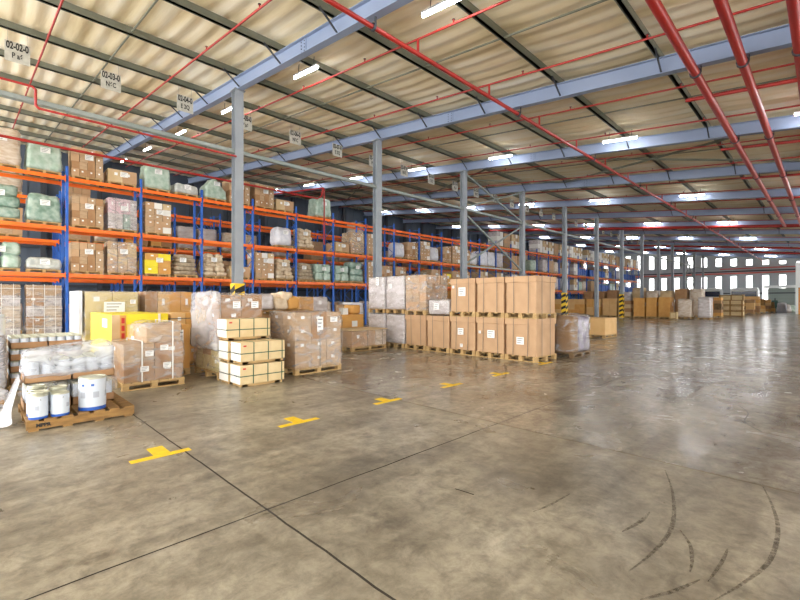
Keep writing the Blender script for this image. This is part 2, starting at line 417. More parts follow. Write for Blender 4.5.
# yellow T floor marks
TM = [(1.13, 1.71, 5.0, .28), (2.82, 3.42, 5.04, .26), (4.5, 5.08, 5.07, .22), (6.25, 6.85, 5.13, .22), (8.0, 8.6, 5.13, .22), (10.25, 10.9, 5.2, .2)]
wh = ['in front of the timber pallet with paint cans', 'second out from the timber pallet', 'third, before the wrapped carton load', 'fourth, facing the wrapped stack', 'fifth, just before the strapped boxes', 'half hidden at the strapped box corner']
for i, (x0, x1, y, st) in enumerate(TM):
    b = MB(); b.box(x0, x1, y-.05, y+.05, .0005, .0025, 'line_yellow'); xm = (x0+x1)/2+.02
    b.box(xm-.08, xm+.08, y+.05, y+.05+st, .0005, .0025, 'line_yellow')
    tag(b.build('floor_marking'), 'yellow T-shaped floor mark, '+wh[i], 'floor marking', 'yellow floor marks', 'structure')
# tyre traces and cracks on the concrete
def P(px, py, z=0.0):
    d = 428*(CAMH-z)/(py-300.0); u = (px-400)/428.0
    return (d*(1+u)/math.sqrt(2), d*(1-u)/math.sqrt(2), z)
def curve(pts, n=24):
    out = []
    for i in range(len(pts)-1):
        p0 = Vector(pts[max(i-1, 0)]); p1 = Vector(pts[i]); p2 = Vector(pts[i+1]); p3 = Vector(pts[min(i+2, len(pts)-1)])
        for k in range(n//len(pts)+2):
            t = k/(n//len(pts)+2)
            out.append(.5*((2*p1)+(-p0+p2)*t+(2*p0-5*p1+4*p2-p3)*t*t+(-p0+3*p1-3*p2+p3)*t**3))
    out.append(Vector(pts[-1])); return out
traces = [([(4.07,.85),(3.85,1.05)], 0)]
T = [[(665,470),(672,490),(674,515),(668,535),(650,555),(628,572)], [(762,485),(772,505),(778,530),(770,560),(745,582),(715,600)],
     [(680,530),(690,545),(692,560),(690,572)], [(728,548),(722,562),(708,582)], [(650,512),(640,522),(622,532)], [(533,512),(550,505),(570,494)],
     [(738,405),(748,413),(745,422),(762,432)], [(455,489),(465,492),(474,495)], [(700,580),(672,592),(640,600)]]
TW = [.03, .028, .025, .022, .03, .022, .016, .012, .026]
TL = ['long curved tyre trace beside the pale floor joint', 'wide curved tyre trace at the frame corner', 'short tyre trace inside the curved one', 'short slanting scrape between two tyre traces',
      'smeared dark scuff beside the long tyre trace', 'faint scuff in the middle of the floor', 'jagged crack in the shiny part of the floor', 'small dark scratch on the open floor', 'faint trailing end of a tyre trace']
for k, t in enumerate(T):
    pts = [Vector(P(*p)) for p in t]
    o = strip('tyre_mark' if k not in (6, 7) else 'floor_crack', curve(pts, 30), TW[k], 'tyre_trace' if k not in (6, 7) else 'joint_dark', .001+.0002*k)
    tag(o, TL[k], 'floor mark', None, 'stuff')

# ---------------------------------------------------------------- roof steel
XR = [6.05*k for k in range(0, 14)]          # rafters
for i, xr in enumerate(XR[1:], 0):
    o = thing('roof_rafter', 'pale blue sloping steel rafter, %s one overhead counted away from the camera' % ORD[i], 'rafter', (xr, 0, 0), 0, 'sloping roof rafters')
    b = MB(); sk = lambda v: Vector((v.x, v.y, v.z+RS*v.y))
    ya, yb, yn = Y0, YL-.2, 1
    b.box(-.012, .012, ya, yb, 6.94, 7.31, 'rafter_paint', sk)
    b.box(-.10, .10, ya, yb, 6.92, 6.94, 'rafter_paint', sk)
    b.box(-.10, .10, ya, yb, 7.31, 7.33, 'rafter_paint', sk)
    b.build('beam', o)
    for k, yp in enumerate(PUR):
        if yp < -5 or yp > 33 or (i > 3 and (k+i) % 2): continue
        b = MB(); z = rafz(yp); b.bar((-.02, yp-.05, z+.02), (-.55, yp-.05, z+.43), .035, .035, 'dark_steel'); b.bar((.02, yp-.05, z+.02), (.55, yp-.05, z+.43), .035, .035, 'dark_steel')
        b.build('fly_brace', o)
    if i < 5:
        for ys_ in (9.55,):
            b = MB(); z = rafz(ys_)
            b.box(-.03, .03, ys_-.13, ys_+.13, z+.03, z+.38, 'rafter_paint')
            for q in range(4):
                for s_ in (-.07, .07): b.tube([(-.045, ys_+s_, z+.08+.085*q), (.045, ys_+s_, z+.08+.085*q)], .014, 'dark_steel', 6)
            b.build('splice_plate', o)
for i, yp in enumerate(PUR):
    b = MB(); z = 7.33+RS*yp
    b.box(XB, XW-.1, yp-.035, yp+.035, z, z+.2, 'purlin_steel'); b.box(XB, XW-.1, yp-.035, yp+.06, z, z+.02, 'purlin_steel')
    o = b.build('roof_purlin')
    if yp > 0: lab = 'dark grey roof purlin running lengthwise, %s one counted up from the low side' % ORD[i-6]
    else: lab = 'dark grey roof purlin over the open side, %s below the big pipes' % ORD[5-i]
    tag(o, lab, 'purlin', 'roof purlins')
for i in range(13):
    xr = 3.02+6.05*i; b = MB()
    b.bar((xr, -6, 7.38+RS*-6), (xr, 34, 7.38+RS*34), .035, .035, 'purlin_steel')
    tag(b.build('sag_rod'), 'thin dark rod crossing the purlins midway along roof bay, %s bay from the camera' % ORD[i], 'rod', 'roof sag rods')
# columns
CY = 13.45
def column(i, x):
    o = thing('steel_column', 'grey steel column under the roof, %s in the line counted away from the camera' % ORD[i], 'column', (x, CY, 0), 0, 'steel columns')
    b = MB(); h = rafz(CY)
    b.box(-.14, .14, -.13, -.115, 0, h, 'column_paint'); b.box(-.14, .14, .115, .13, 0, h, 'column_paint'); b.box(-.01, .01, -.115, .115, 0, h, 'column_paint')
    b.build('shaft', o)
    b = MB(); b.box(-.2, .2, -.2, .2, 0, .03, 'column_paint'); b.box(-.18, .18, -.18, .18, h-.03, h, 'column_paint'); b.build('end_plate', o)
    if i not in (0, 2, 4, 6, 9): return o
    b = MB(); n = 10; g = .22
    for k in range(n):
        b.box(-g/2*1.5, g/2*1.5, -.17, .17, .03+2.15*k/n, .03+2.15*(k+1)/n, 'guard_yellow')
    # slanted black stripes wrapped on the faces
    for k in range(5):
        z = .1+.42*k
        for (yy, s_) in ((-.172, 1), (.172, 1)):
            b.add([(-.165, yy, z), (.165, yy, z+.16), (.165, yy, z+.36), (-.165, yy, z+.2)], [(0,1,2,3) if yy < 0 else (3,2,1,0)], 'black')
        for xx in (-.167, .167):
            b.add([(xx, -.17, z+.16 if xx < 0 else z), (xx, .17, z if xx < 0 else z+.16), (xx, .17, z+.2 if xx < 0 else z+.36), (xx, -.17, z+.36 if xx < 0 else z+.2)], [(3,2,1,0) if xx < 0 else (0,1,2,3)], 'black')
    b.build('column_guard', o, 'yellow and black striped guard')
    return o
for i in range(13): column(i, 6.05*(i+1))
b = MB(); b.box(XB, XW-.3, CY-.06, CY+.06, 6.34, 6.46, 'tie_steel'); b.box(XB, XW-.3, CY-.1, CY-.06, 6.34, 6.37, 'tie_steel')
tag(b.build('column_tie'), 'long pale grey tie beam linking the columns high above the floor', 'beam')
o = thing('cross_brace', 'grey steel crossed bracing between the third and fourth columns', 'bracing', (0, CY, 0))
for a, c in (((18.2, 0, 6.2), (24.1, 0, 3.5)), ((18.2, 0, 3.5), (24.1, 0, 6.2)), ((18.2, 0, 8.3), (24.1, 0, 6.5)), ((18.2, 0, 6.5), (24.1, 0, 8.3)), ((18.2, 0, 3.45), (24.1, 0, 3.45))):
    b = MB(); b.bar(a, c, .08, .08, 'tie_steel'); b.build('brace', o)
for i, xb in enumerate((66.55,)):
    o = thing('cross_brace', 'far grey crossed bracing between columns before the end wall', 'bracing', (0, CY, 0))
    for a, c in (((xb, 0, 8), (xb+6.05, 0, 4.5)), ((xb, 0, 4.5), (xb+6.05, 0, 8)), ((xb, 0, 4.4), (xb+6.05, 0, 1)), ((xb, 0, 1), (xb+6.05, 0, 4.4)), ((xb, 0, 4.45), (xb+6.05, 0, 4.45))):
        b = MB(); b.bar(a, c, .1, .1, 'tie_steel'); b.build('brace', o)
for i, (y0, y1) in enumerate(((.4, 10.68), (10.68, 20.96), (20.96, 31.2))):
    o = thing('roof_brace', 'crossed roof bracing under the purlins, %s cross up the slope' % ORD[i], 'bracing')
    for a, c in (((18.2, y0), (24.1, y1)), ((24.1, y0), (18.2, y1))):
        b = MB(); b.bar((a[0], a[1], rafz(a[1])+.33), (c[0], c[1], rafz(c[1])+.33), .07, .07, 'purlin_steel'); b.build('brace', o)

# ---------------------------------------------------------------- lamps
def lamp_proto():
    o = thing('tube_light', 'x', 'light')
    b = MB(); b.box(-.05, .05, -.62, .62, .02, .07, 'lamp_housing'); b.bar((0, -.4, .07), (0, -.4, .33), .012, .012, 'dark_steel'); b.bar((0, .4, .07), (0, .4, .33), .012, .012, 'dark_steel'); b.build('housing', o)
    b = MB(); b.tube([(0, -.6, -.015), (0, .6, -.015)], .034, 'lamp_tube', 10); b.build('lamp_tube', o, 'glowing white tube')
    return o
LX = [6.9, 17.4, 29.6, 41.8, 54.0, 66.0, 78.0]; LY = [-5.2, .1, 5.6, 10.8, 16.1, 21.4, 26.8, 32]
lp = None
for i, lx in enumerate([-4.0]+LX):
    for j, ly in enumerate(LY):
        if lp is None: lp = lamp_proto(); o = lp
        else: o = dup(lp, (0,0,0))
        o.location = (lx, ly, 7.13+RS*ly); o.rotation_euler = (math.atan(RS), 0, 0)
        o['label'] = 'lit white tube light, %s light up the slope in the %s row along the hall' % (ORD[j], ORD[i]); o['group'] = 'ceiling tube lights'

# ---------------------------------------------------------------- red pipes
def pipe(name, label, pts, r, m='red_pipe', n=12, cat='pipe', group=None):
    o = thing(name, label, cat, pts[0], 0, group); q = Vector(pts[0]); b = MB(); b.tube([Vector(p)-q for p in pts], r, m, n); b.build('pipe_run', o); return o
def clamps(o, y, z, r, xs_):
    q = o.location
    for x in xs_:
        b = MB(); b.tube([Vector((x-.03, y, z))-q, Vector((x+.03, y, z))-q], r+.025, 'dark_steel', 12)
        b.box(x-.02-q.x, x+.02-q.x, y-r-.03-q.y, y-r-.01-q.y, z-q.z, rafz(y)+.05-q.z, 'dark_steel'); b.build('pipe_clamp', o)
for (y, z, lab) in ((2.22, 7.02, 'large red pipe running lengthwise, closest of the thick ones to the columns'), (1.34, 6.93, 'large red pipe running lengthwise between two other thick red pipes'), (.42, 6.82, 'large red pipe running lengthwise at the outer edge of the hall')):
    o = pipe('fire_main', lab, [(-4, y, z), (41.9, y, z)], .095, group='thick red fire mains')
    clamps(o, y, z, .095, [6.05*k for k in range(1, 7)])
o = pipe('fire_main', 'slim red pipe running the whole hall beneath the rafters, joined to the branch lines', [(-6, 6.86, 7.47), (82, 6.86, 7.47)], .052)
clamps(o, 6.86, 7.47, .06, [6.05*k for k in range(1, 13)])
for i in range(24):
    x = 1.44+3.01*i; q = (x, -10 if i > 3 else -6, 0); o = thing('sprinkler_pipe', 'thin red sprinkler branch pipe under the roof, %s counted away from the camera' % ORD[i], 'pipe', (x, 0, 0), 0, 'sprinkler branch pipes')
    zf = lambda y: 7.1+RS*y-.03
    b = MB(); b.tube([(0, -8, zf(-8)), (0, 34, zf(34))], .025, 'red_pipe', 8); b.build('pipe_run', o)
    b = MB(); b.tube([(0, 6.86, 7.5), (0, 6.86, zf(6.86))], .03, 'red_pipe', 8); b.build('riser', o)
    if i < 14:
        for k in range(12):
            y = -3.2+3.0*k; b = MB(); b.tube([(0, y, zf(y)-.01), (0, y, zf(y)+.09)], .016, 'red_pipe', 6); b.tube([(0, y, zf(y)+.09), (0, y, zf(y)+.1)], .035, 'dark_steel', 8); b.build('sprinkler_head', o)
for i, x in enumerate((13.8, 19.2, 24.4, 30.0)):
    o = pipe('feed_pipe', 'short thicker red cross pipe under the fire mains, %s counted away from the camera' % ORD[i], [(x, 2.75, rafz(2.75)-.12), (x, -8, rafz(-8)-.12)], .05)
pipe('fire_main', 'bright red cross main spanning the hall where the thick pipes end', [(42, -6, 6.25), (42, 27.5, 9.6)], .12)
pipe('fire_main', 'dull red cross main in the far part of the hall, first of two', [(61, -8, 5.95), (61, 24, 9.4)], .1)
pipe('fire_main', 'dull red cross main in the far part of the hall, second of two', [(67.5, -8, 5.9), (67.5, 24, 9.4)], .1)
pipe('fire_main', 'pale pink pipe running level along the far end wall', [(83.2, -8, 5.75), (83.2, 26, 5.75)], .12, 'pale_red_pipe')
pipe('fire_main', 'second pale pink pipe low along the end wall', [(83.0, -8, 6.45), (83.0, 12, 6.45)], .09, 'pale_red_pipe')
pipe('feed_pipe', 'red pipe with a step in it running below the column tie beam', [(-6, CY-.25, 6.66), (1.0, CY-.25, 6.66), (1.06, CY-.25, 6.6), (1.06, CY-.25, 6.24), (1.12, CY-.25, 6.18), (5.9, CY-.25, 6.18)], .03)
pipe('feed_pipe', 'red pipe above the top rack shelf, dropping down at its end', [(-4, 21.6, 7.72), (14.6, 21.6, 7.72), (14.9, 21.6, 7.9), (15.0, 21.6, 8.35), (15.05, 21.6, 8.42), (15.1, 21.6, 8.35), (15.1, 21.6, 5.0)], .055)
pipe('feed_pipe', 'red pipe crossing up the slope over the rack top', [(15.0, 21.6, 8.42), (15.0, 29, 9.25)], .05)

# ---------------------------------------------------------------- hanging aisle signs
def text_mesh(name, s, size, m, parent, loc, rot, bold=0.012):
    c = bpy.data.curves.new(name, 'FONT'); c.body = s; c.size = size; c.align_x = 'CENTER'; c.align_y = 'CENTER'; c.extrude = .002; c.offset = bold
    tmp = bpy.data.objects.new('tmp', c); COL.objects.link(tmp)
    dg = bpy.context.evaluated_depsgraph_get(); me = bpy.data.meshes.new_from_object(tmp.evaluated_get(dg)); bpy.data.objects.remove(tmp)
    me.materials.clear(); me.materials.append(M[m]); o = bpy.data.objects.new(name, me); COL.objects.link(o)
    o.parent = parent; o.location = loc; o.rotation_euler = rot; return o
second = ['P a6', 'N6C', 'E 2Q']
for k in range(26):
    x = .87+2.135*k; y = 15.5; z = 8.36
    code = '02-%02d-0' % (k+2)
    lab = 'hanging aisle sign reading %s' % code if k < 4 else 'small hanging aisle sign, %s along the row above the aisle' % ORD[k]
    o = thing('aisle_sign', lab, 'sign', (x, y, z), 0, 'hanging aisle signs')
    b = MB(); b.box(-.26, .26, 0, .012, -.3, .24, 'sign_board'); b.build('board', o)
    b = MB(); b.bar((-.2, .006, .24), (-.2, .006, 7.4+RS*y-z), .004, .004, 'strap_grey'); b.bar((.2, .006, .24), (.2, .006, 7.4+RS*y-z), .004, .004, 'strap_grey'); b.build('hanger', o)
    t = text_mesh('lettering', code, .165, 'black', o, (0, -.004, .12), (math.pi/2, 0, 0), .005); t.scale = (.88, 1.6, 1)
    t = text_mesh('lettering', second[k] if k < 3 else second[k % 3], .17, 'black', o, (0, -.004, -.13), (math.pi/2, 0, 0), .004); t.scale = (.8, 1.2, 1)

# ---------------------------------------------------------------- pallets and loads
def pallet_mb(sx, sy, m='wood', h=.144, nb=7, axis='x'):
    b = MB(); hx, hy = sx/2, sy/2
    for i in (-1, 0, 1):
        for j in (-1, 0, 1):
            cx = i*(hx-.06); cy = j*(hy-.06); b.box(cx-.05, cx+.05, cy-.06, cy+.06, .022, .1, m)
    for j in (-1, 0, 1): b.box(-hx, hx, j*(hy-.06)-.05, j*(hy-.06)+.05, 0, .022, m); b.box(-hx, hx, j*(hy-.06)-.06, j*(hy-.06)+.06, .1, .122, m)
    for k in range(nb):
        w = sx/nb; x = -hx+w*k; b.box(x+.008, x+w-.008, -hy, hy, .122, h, m)
    return b
def paper(b, face, pos, w, h, lines=True, m='paper'):
    """face '-x' or '-y'; pos=(coord on face plane, horizontal centre, z centre)"""
    c, q, z = pos
    if face == '-y':
        b.add([(q-w/2, c, z-h/2), (q+w/2, c, z-h/2), (q+w/2, c, z+h/2), (q-w/2, c, z+h/2)], [(0,1,2,3)], m)
        if lines:
            for k in range(3): b.add([(q-w*.38, c-.002, z-h*.3+h*.28*k), (q+w*(.1+.12*k), c-.002, z-h*.3+h*.28*k), (q+w*(.1+.12*k), c-.002, z-h*.22+h*.28*k), (q-w*.38, c-.002, z-h*.22+h*.28*k)], [(0,1,2,3)], 'print_grey')
    else:
        b.add([(c, q+w/2, z-h/2), (c, q-w/2, z-h/2), (c, q-w/2, z+h/2), (c, q+w/2, z+h/2)], [(0,1,2,3)], m)
        if lines:
            for k in range(3): b.add([(c-.002, q+w*.38, z-h*.3+h*.28*k), (c-.002, q-w*(.1+.12*k), z-h*.3+h*.28*k), (c-.002, q-w*(.1+.12*k), z-h*.22+h*.28*k), (c-.002, q+w*.38, z-h*.22+h*.28*k)], [(0,1,2,3)], 'print_grey')
def loop_strap(b, axis, c, x0, x1, y0, y1, z0, z1, w=.02, m='strap_green', t=.004):
    """strap loop round a box. axis 'x': loop lies in plane x=c; 'y': plane y=c; 'z': level loop at z=c"""
    if axis == 'x':
        b.box(c-w/2, c+w/2, y0-t, y0, z0, z1+t, m); b.box(c-w/2, c+w/2, y1, y1+t, z0, z1+t, m); b.box(c-w/2, c+w/2, y0, y1, z1, z1+t, m)
    elif axis == 'y':
        b.box(x0-t, x0, c-w/2, c+w/2, z0, z1+t, m); b.box(x1, x1+t, c-w/2, c+w/2, z0, z1+t, m); b.box(x0, x1, c-w/2, c+w/2, z1, z1+t, m)
    else:
        b.box(x0-t, x0, y0-t, y1+t, c-w/2, c+w/2, m); b.box(x1, x1+t, y0-t, y1+t, c-w/2, c+w/2, m)
        b.box(x0, x1, y0-t, y0, c-w/2, c+w/2, m); b.box(x0, x1, y1, y1+t, c-w/2, c+w/2, m)
def cartons(parent, x0, x1, y0, y1, z0, z1, nx, ny, nz, mats, seed=1, jit=.008, tape=True, merged=False, skip=None):
    rnd = random.Random(seed); B = MB() if merged else None
    dx, dy, dz = (x1-x0)/nx, (y1-y0)/ny, (z1-z0)/nz
    for k in range(nz):
        for j in range(ny):
            for i in range(nx):
                if skip and skip(i, j, k): continue
                b = B or MB(); m = rnd.choice(mats); a = rnd.uniform(-jit, jit); c = rnd.uniform(-jit, jit)
                X0, X1, Y0_, Y1_, Z0, Z1 = x0+dx*i+.005+a, x0+dx*(i+1)-.005+a, y0+dy*j+.005+c, y0+dy*(j+1)-.005+c, z0+dz*k+.002, z0+dz*(k+1)-.002
                b.box(X0, X1, Y0_, Y1_, Z0, Z1, m)
                if tape and rnd.random() < .6 and not merged:
                    zc = (Z0+Z1)/2
                    if j == 0: paper(b, '-y', (Y0_-.002, (X0+X1)/2+rnd.uniform(-.3, .3)*dx*.5, zc+.15*dz), dx*.22, dz*.22, False)
                    if i == 0 and rnd.random() < .5: paper(b, '-x', (X0-.002, (Y0_+Y1_)/2, zc+.15*dz), dy*.22, dz*.22, False)
                if not merged: b.build('carton', parent)
    if merged: B.build('carton_block', parent)

# prototypes for rack loads, base centre at origin, pallet included
def proto(kind, near=True, seed=0):
    rnd = random.Random(seed*13+5)
    o = thing(kind, 'x', 'pallet load')
    return o, rnd
def P_cartons(h, mats, nx=3, nz=4, wrap=False, seed=0, near=True, w=1.12, name='carton_load', lab=True):
    o = thing(name, 'x', 'pallet load'); pallet_mb(1.1, 1.0).build('pallet', o)
    cartons(o, -w/2, w/2, -.52, .52, .144, h, nx, 2, nz, mats, seed, .012, True, not near)
    if wrap:
        b = MB(); b.lump(-w/2-.02, w/2+.02, -.545, .545, .1, h+.03, 'film_mid', 6, .05, .025, 3, seed, .02); b.build('stretch_film', o)
    if lab:
        b = MB(); paper(b, '-y', (-.575, .05, h*.72), .3, .22); b.build('paper_label', o)
    return o
def P_sacks(h, m, nz=3, nx=2, seed=0, name='sack_load', lab=True, w=1.15, messy=.03):
    o = thing(name, 'x', 'pallet load'); pallet_mb(1.1, 1.0).build('pallet', o); rnd = random.Random(seed)
    dz = (h-.144)/nz
    for k in range(nz):
        for i in range(nx):
            b = MB(); a = rnd.uniform(-messy, messy); dx = w/nx; s = 1-.06*k
            b.lump((-w/2+dx*i)*s+a, (-w/2+dx*(i+1))*s+a, -.52*s, .52*s, .144+dz*k-.02, .144+dz*(k+1)+.02, m if isinstance(m, str) else rnd.choice(m), 6, .14, .05, 3.5, seed*5+k*3+i)
            b.build('sack', o)
    if lab:
        b = MB(); paper(b, '-y', (-.60, rnd.uniform(-.2, .2), h*.75), .3, .22); b.build('paper_label', o)
    return o
def P_bale(h, m, taper=.12, seed=0, name='wrapped_load', topf=None, bands=0, w=1.16, rnd_=.12):
    o = thing(name, 'x', 'pallet load'); pallet_mb(1.1, 1.0).build('pallet', o)
    b = MB(); b.lump(-w/2, w/2, -.54, .54, .144, h, m, 10, rnd_, .05, 3, seed, taper, topf); b.build('wrapped_bale', o)
    b = MB(); paper(b, '-y', (-.60+taper*.25, .02, h*.72), .32, .22); b.build('paper_label', o)
    return o
PR = {}
PR['tan cartons'] = P_cartons(1.35, ['card', 'card_brown', 'card_dull'], 4, 4, False, 1)
PR['tan cartons in clear wrap'] = P_cartons(1.5, ['card', 'card_dull', 'card_pale'], 3, 4, True, 2)
PR['mixed pale cartons'] = P_cartons(1.55, ['card_pale', 'card_dull', 'box_white', 'card'], 3, 5, False, 3)
PR['yellowish cartons'] = P_cartons(1.1, ['card_orange', 'yellow_card', 'card_orange', 'card_warm'], 2, 3, False, 4)
PR['coloured bundles in wrap'] = P_cartons(1.5, ['sack_teal', 'pink_carton', 'wrapped_olive', 'box_white', 'wrapped_grey'], 4, 2, True, 5)
PR['low pale carton'] = P_cartons(.7, ['card_pale', 'card'], 2, 1, False, 6)
PR['green sacks'] = P_sacks(1.45, ['sack_teal', 'sack_green'], 3, 1, 7)
PR['pale green sacks'] = P_sacks(1.15, ['sack_green'], 2, 2, 8)
PR['green bale'] = P_bale(1.25, 'sack_teal', .16, 9)
PR['grey-green bale'] = P_bale(1.3, 'sack_green', .1, 10)
PR['green heap'] = P_bale(1.25, 'sack_green', .1, 11, topf=lambda x, y: 1-.55*min(1, abs(x+.1)*1.1))
PR['grey bale'] = P_bale(1.1, 'sack_grey', .1, 12)
PR['flat grey bale'] = P_bale(.62, 'sack_grey', .1, 13)
PR['white sack'] = P_bale(1.25, 'sack_white', .14, 14, rnd_=.3)
PR['tan sacks'] = P_sacks(1.3, ['sack_tan'], 5, 2, 15)
PR['brown sacks'] = P_sacks(1.15, ['sack_brown'], 5, 1, 16)
PR['netted wrapped goods'] = P_cartons(2.25, ['wrapped_tan', 'card_brown', 'wrapped_grey', 'card_dull'], 2, 5, True, 17, lab=False)
for q in (-.35, 0, .35):
    b = MB(); b.box(q-.008, q+.008, -.6, -.595, .144, 2.28, 'strap_white'); b.build('net_strap', PR['netted wrapped goods'])
for q in (.5, .9, 1.3, 1.7, 2.1):
    b = MB(); b.box(-.58, .58, -.605, -.6, q-.008, q+.008, 'strap_white'); b.build('net_strap', PR['netted wrapped goods'])
PR['wrapped tan goods'] = P_bale(1.55, 'wrapped_tan', .04, 18)
PR['wrapped grey goods'] = P_bale(1.45, 'wrapped_grey', .04, 19)
PR['blue drums'] = thing('drum_load', 'x', 'pallet load')
pallet_mb(1.1, 1.0).build('pallet', PR['blue drums'])
for dx in (-.28, .28):
    for dy in (-.26, .26):
        b = MB(); b.lathe([(0, .144), (.25, .144), (.26, .2), (.26, .45), (.27, .47), (.26, .49), (.26, .95), (.24, 1.0), (0, 1.0)], (dx, dy, 0), 'blue_drum', 14); b.build('drum', PR['blue drums'])
for w in PR.values():
    w['_n'] = 0
# simple one-piece far copies
FAR = {}
for key, (h, ms, nx, nz) in {'tan cartons': (1.45, ['card', 'card_dull'], 3, 4), 'pale cartons': (1.5, ['card_pale', 'box_white', 'card_dull'], 3, 4), 'brown cartons': (1.3, ['card_brown', 'card_orange'], 2, 3), 'white cartons': (1.5, ['box_white', 'wrapped_grey'], 2, 3)}.items():
    o = thing('carton_load', 'x', 'pallet load'); pallet_mb(1.1, 1.0).build('pallet', o)
    cartons(o, -.56, .56, -.52, .52, .144, h, nx, 1, nz, ms, len(key), .01, False, True); FAR[key] = o; o['_n'] = 0
for key, m, h in (('pale wrapped goods', 'wrapped_grey', 1.5), ('tan wrapped goods', 'wrapped_tan', 1.4), ('green wrapped goods', 'sack_green', 1.3), ('white wrapped goods', 'sack_white', 1.5)):
    o = thing('wrapped_load', 'x', 'pallet load'); pallet_mb(1.1, 1.0).build('pallet', o)
    b = MB(); b.lump(-.57, .57, -.53, .53, .144, h, m, 5, .1, .05, 3, len(key), .05); b.build('wrapped_bale', o); FAR[key] = o; o['_n'] = 0
FAR['blue drums'] = PR['blue drums']
def place(key, table, loc, label, group, rz=0.0):
    o = table[key]
    if o['_n'] == 0: o['_n'] = 1; o.location = loc; o.rotation_euler = (0, 0, rz)
    else: o = dup(o, loc, rz)
    o['label'] = label; o['group'] = group
    return o

# ---------------------------------------------------------------- pallet rack rows
RY, RX0, BAY, NB = 22.5, .08, 2.73, 29
LV = [2.68, 4.63, 6.72]; BH = .15
def frame(x, y0, depth, top, parent):
    b = MB()
    for y in (y0, y0+depth-.09): b.box(x-.05, x+.05, y, y+.09, 0, top, 'blue'); b.box(x-.08, x+.08, y-.03, y+.12, 0, .012, 'blue')
    z = .3; k = 0
    while z < top-.7:
        ya, yb = (y0+.06, y0+depth-.06) if k % 2 == 0 else (y0+depth-.06, y0+.06)
        b.bar((x, ya, z), (x, yb, z+.6), .03, .03, 'blue'); z += .6; k += 1
    b.bar((x, y0+.05, top-.15), (x, y0+depth-.05, top-.15), .03, .03, 'blue')
    return b.build('upright_frame', parent)
def beam_mb(b, x0, x1, y, z):
    b.box(x0+.05, x1-.05, y-.03, y+.03, z-BH/2, z+BH/2, 'orange')
    for x in (x0+.05, x1-.08): b.box(x, x+.03, y-.045, y+.03, z-BH/2-.05, z+BH/2+.05, 'orange')
o = thing('pallet_rack', 'front row of blue and orange pallet racking loaded with goods', 'pallet rack', (RX0, RY, 0))
for k in range(NB+1): frame(BAY*k, 0, 1.1, 7.25, o)
far = MB(); nfar = 0
for k in range(NB):
    for z in LV:
        for yy in (-.03, 1.1):
            if k < 16: b = MB(); beam_mb(b, BAY*k, BAY*(k+1), yy, z); b.build('load_beam', o)
            else: beam_mb(far, BAY*k, BAY*(k+1), yy, z)
fo = far.build('load_beam', o); fo['kind'] = 'stuff'
R2 = 27.9
o = thing('pallet_rack', 'rear row of pallet racking seen through the gaps of the front row', 'pallet rack', (RX0, R2, 0))
for k in range(NB+1): frame(BAY*k+.4, 0, 1.1, 7.25, o)
for z in LV:
    for yy in (-.03, 1.1):
        b = MB()
        for k in range(NB): beam_mb(b, BAY*k+.4, BAY*(k+1)+.4, yy, z)
        b.build('load_beam', o)['kind'] = 'stuff'
# rear rows behind it (back to back)
o = thing('pallet_rack', 'rearmost row of pallet racking standing back to back with the rear row', 'pallet rack', (RX0, R2+1.5, 0))
for k in range(0, NB+1): frame(BAY*k+.4, 0, 1.1, 7.25, o)
for z in LV:
    b = MB()
    for k in range(NB): beam_mb(b, BAY*k+.4, BAY*(k+1)+.4, -.03, z)
    b.build('load_beam', o)['kind'] = 'stuff'

LN = ['floor level', 'first shelf', 'second shelf', 'top shelf']
LZ = [0.0] + [z+BH/2 for z in LV]
plan = {
 0: [('netted wrapped goods', 'netted wrapped goods'), ('pale green sacks', 'flat grey bale'), ('green sacks', 'green bale'), ('wrapped tan goods', 'grey-green bale')],
 1: [('wrapped grey goods', 'tan cartons'), ('tan cartons', 'tan cartons in clear wrap'), ('tan cartons', 'coloured bundles in wrap'), ('tan cartons', 'low pale carton')],
 2: [('tan cartons', 'grey bale'), ('yellowish cartons', 'brown sacks'), ('mixed pale cartons', None), ('grey-green bale', 'flat grey bale')],
 3: [('wrapped tan goods', 'grey bale'), ('tan sacks', 'low pale carton'), (None, None), ('green heap', 'tan cartons')],
 4: [('tan cartons', 'grey bale'), ('mixed pale cartons', 'tan sacks'), (None, 'white sack'), ('tan cartons', 'low pale carton')],
 5: [('grey bale', 'wrapped tan goods'), ('brown sacks', 'pale green sacks'), ('tan sacks', None), (None, 'grey-green bale')],
 6: [('tan cartons', 'wrapped grey goods'), ('pale green sacks', 'green sacks'), ('low pale carton', 'tan cartons in clear wrap'), (None, None)],
 7: [('wrapped tan goods', None), ('mixed pale cartons', 'tan cartons'), ('mixed pale cartons', None), (None, None)],
 8: [('tan cartons', 'wrapped grey goods'), ('tan cartons', None), ('white sack', 'tan cartons'), (None, None)],
 9: [('tan cartons', 'tan cartons'), ('brown sacks', 'tan cartons'), ('mixed pale cartons', 'white sack'), (None, None)],
 10: [('wrapped tan goods', 'tan cartons'), ('yellowish cartons', 'tan cartons'), ('tan cartons', 'mixed pale cartons'), (None, None)],
 11: [('tan cartons', 'tan cartons'), ('tan cartons', None), ('tan cartons', 'white sack'), (None, None)],
}
rl = random.Random(21); farkeys = ['tan cartons', 'pale cartons', 'white cartons', 'pale wrapped goods', 'white wrapped goods', 'tan wrapped goods', 'green wrapped goods']
def lab_of(key, half, bay, lv): return '%s on the %s, %s rack bay, %s half' % (key, LN[lv], ORD[bay], ('near', 'far')[half])
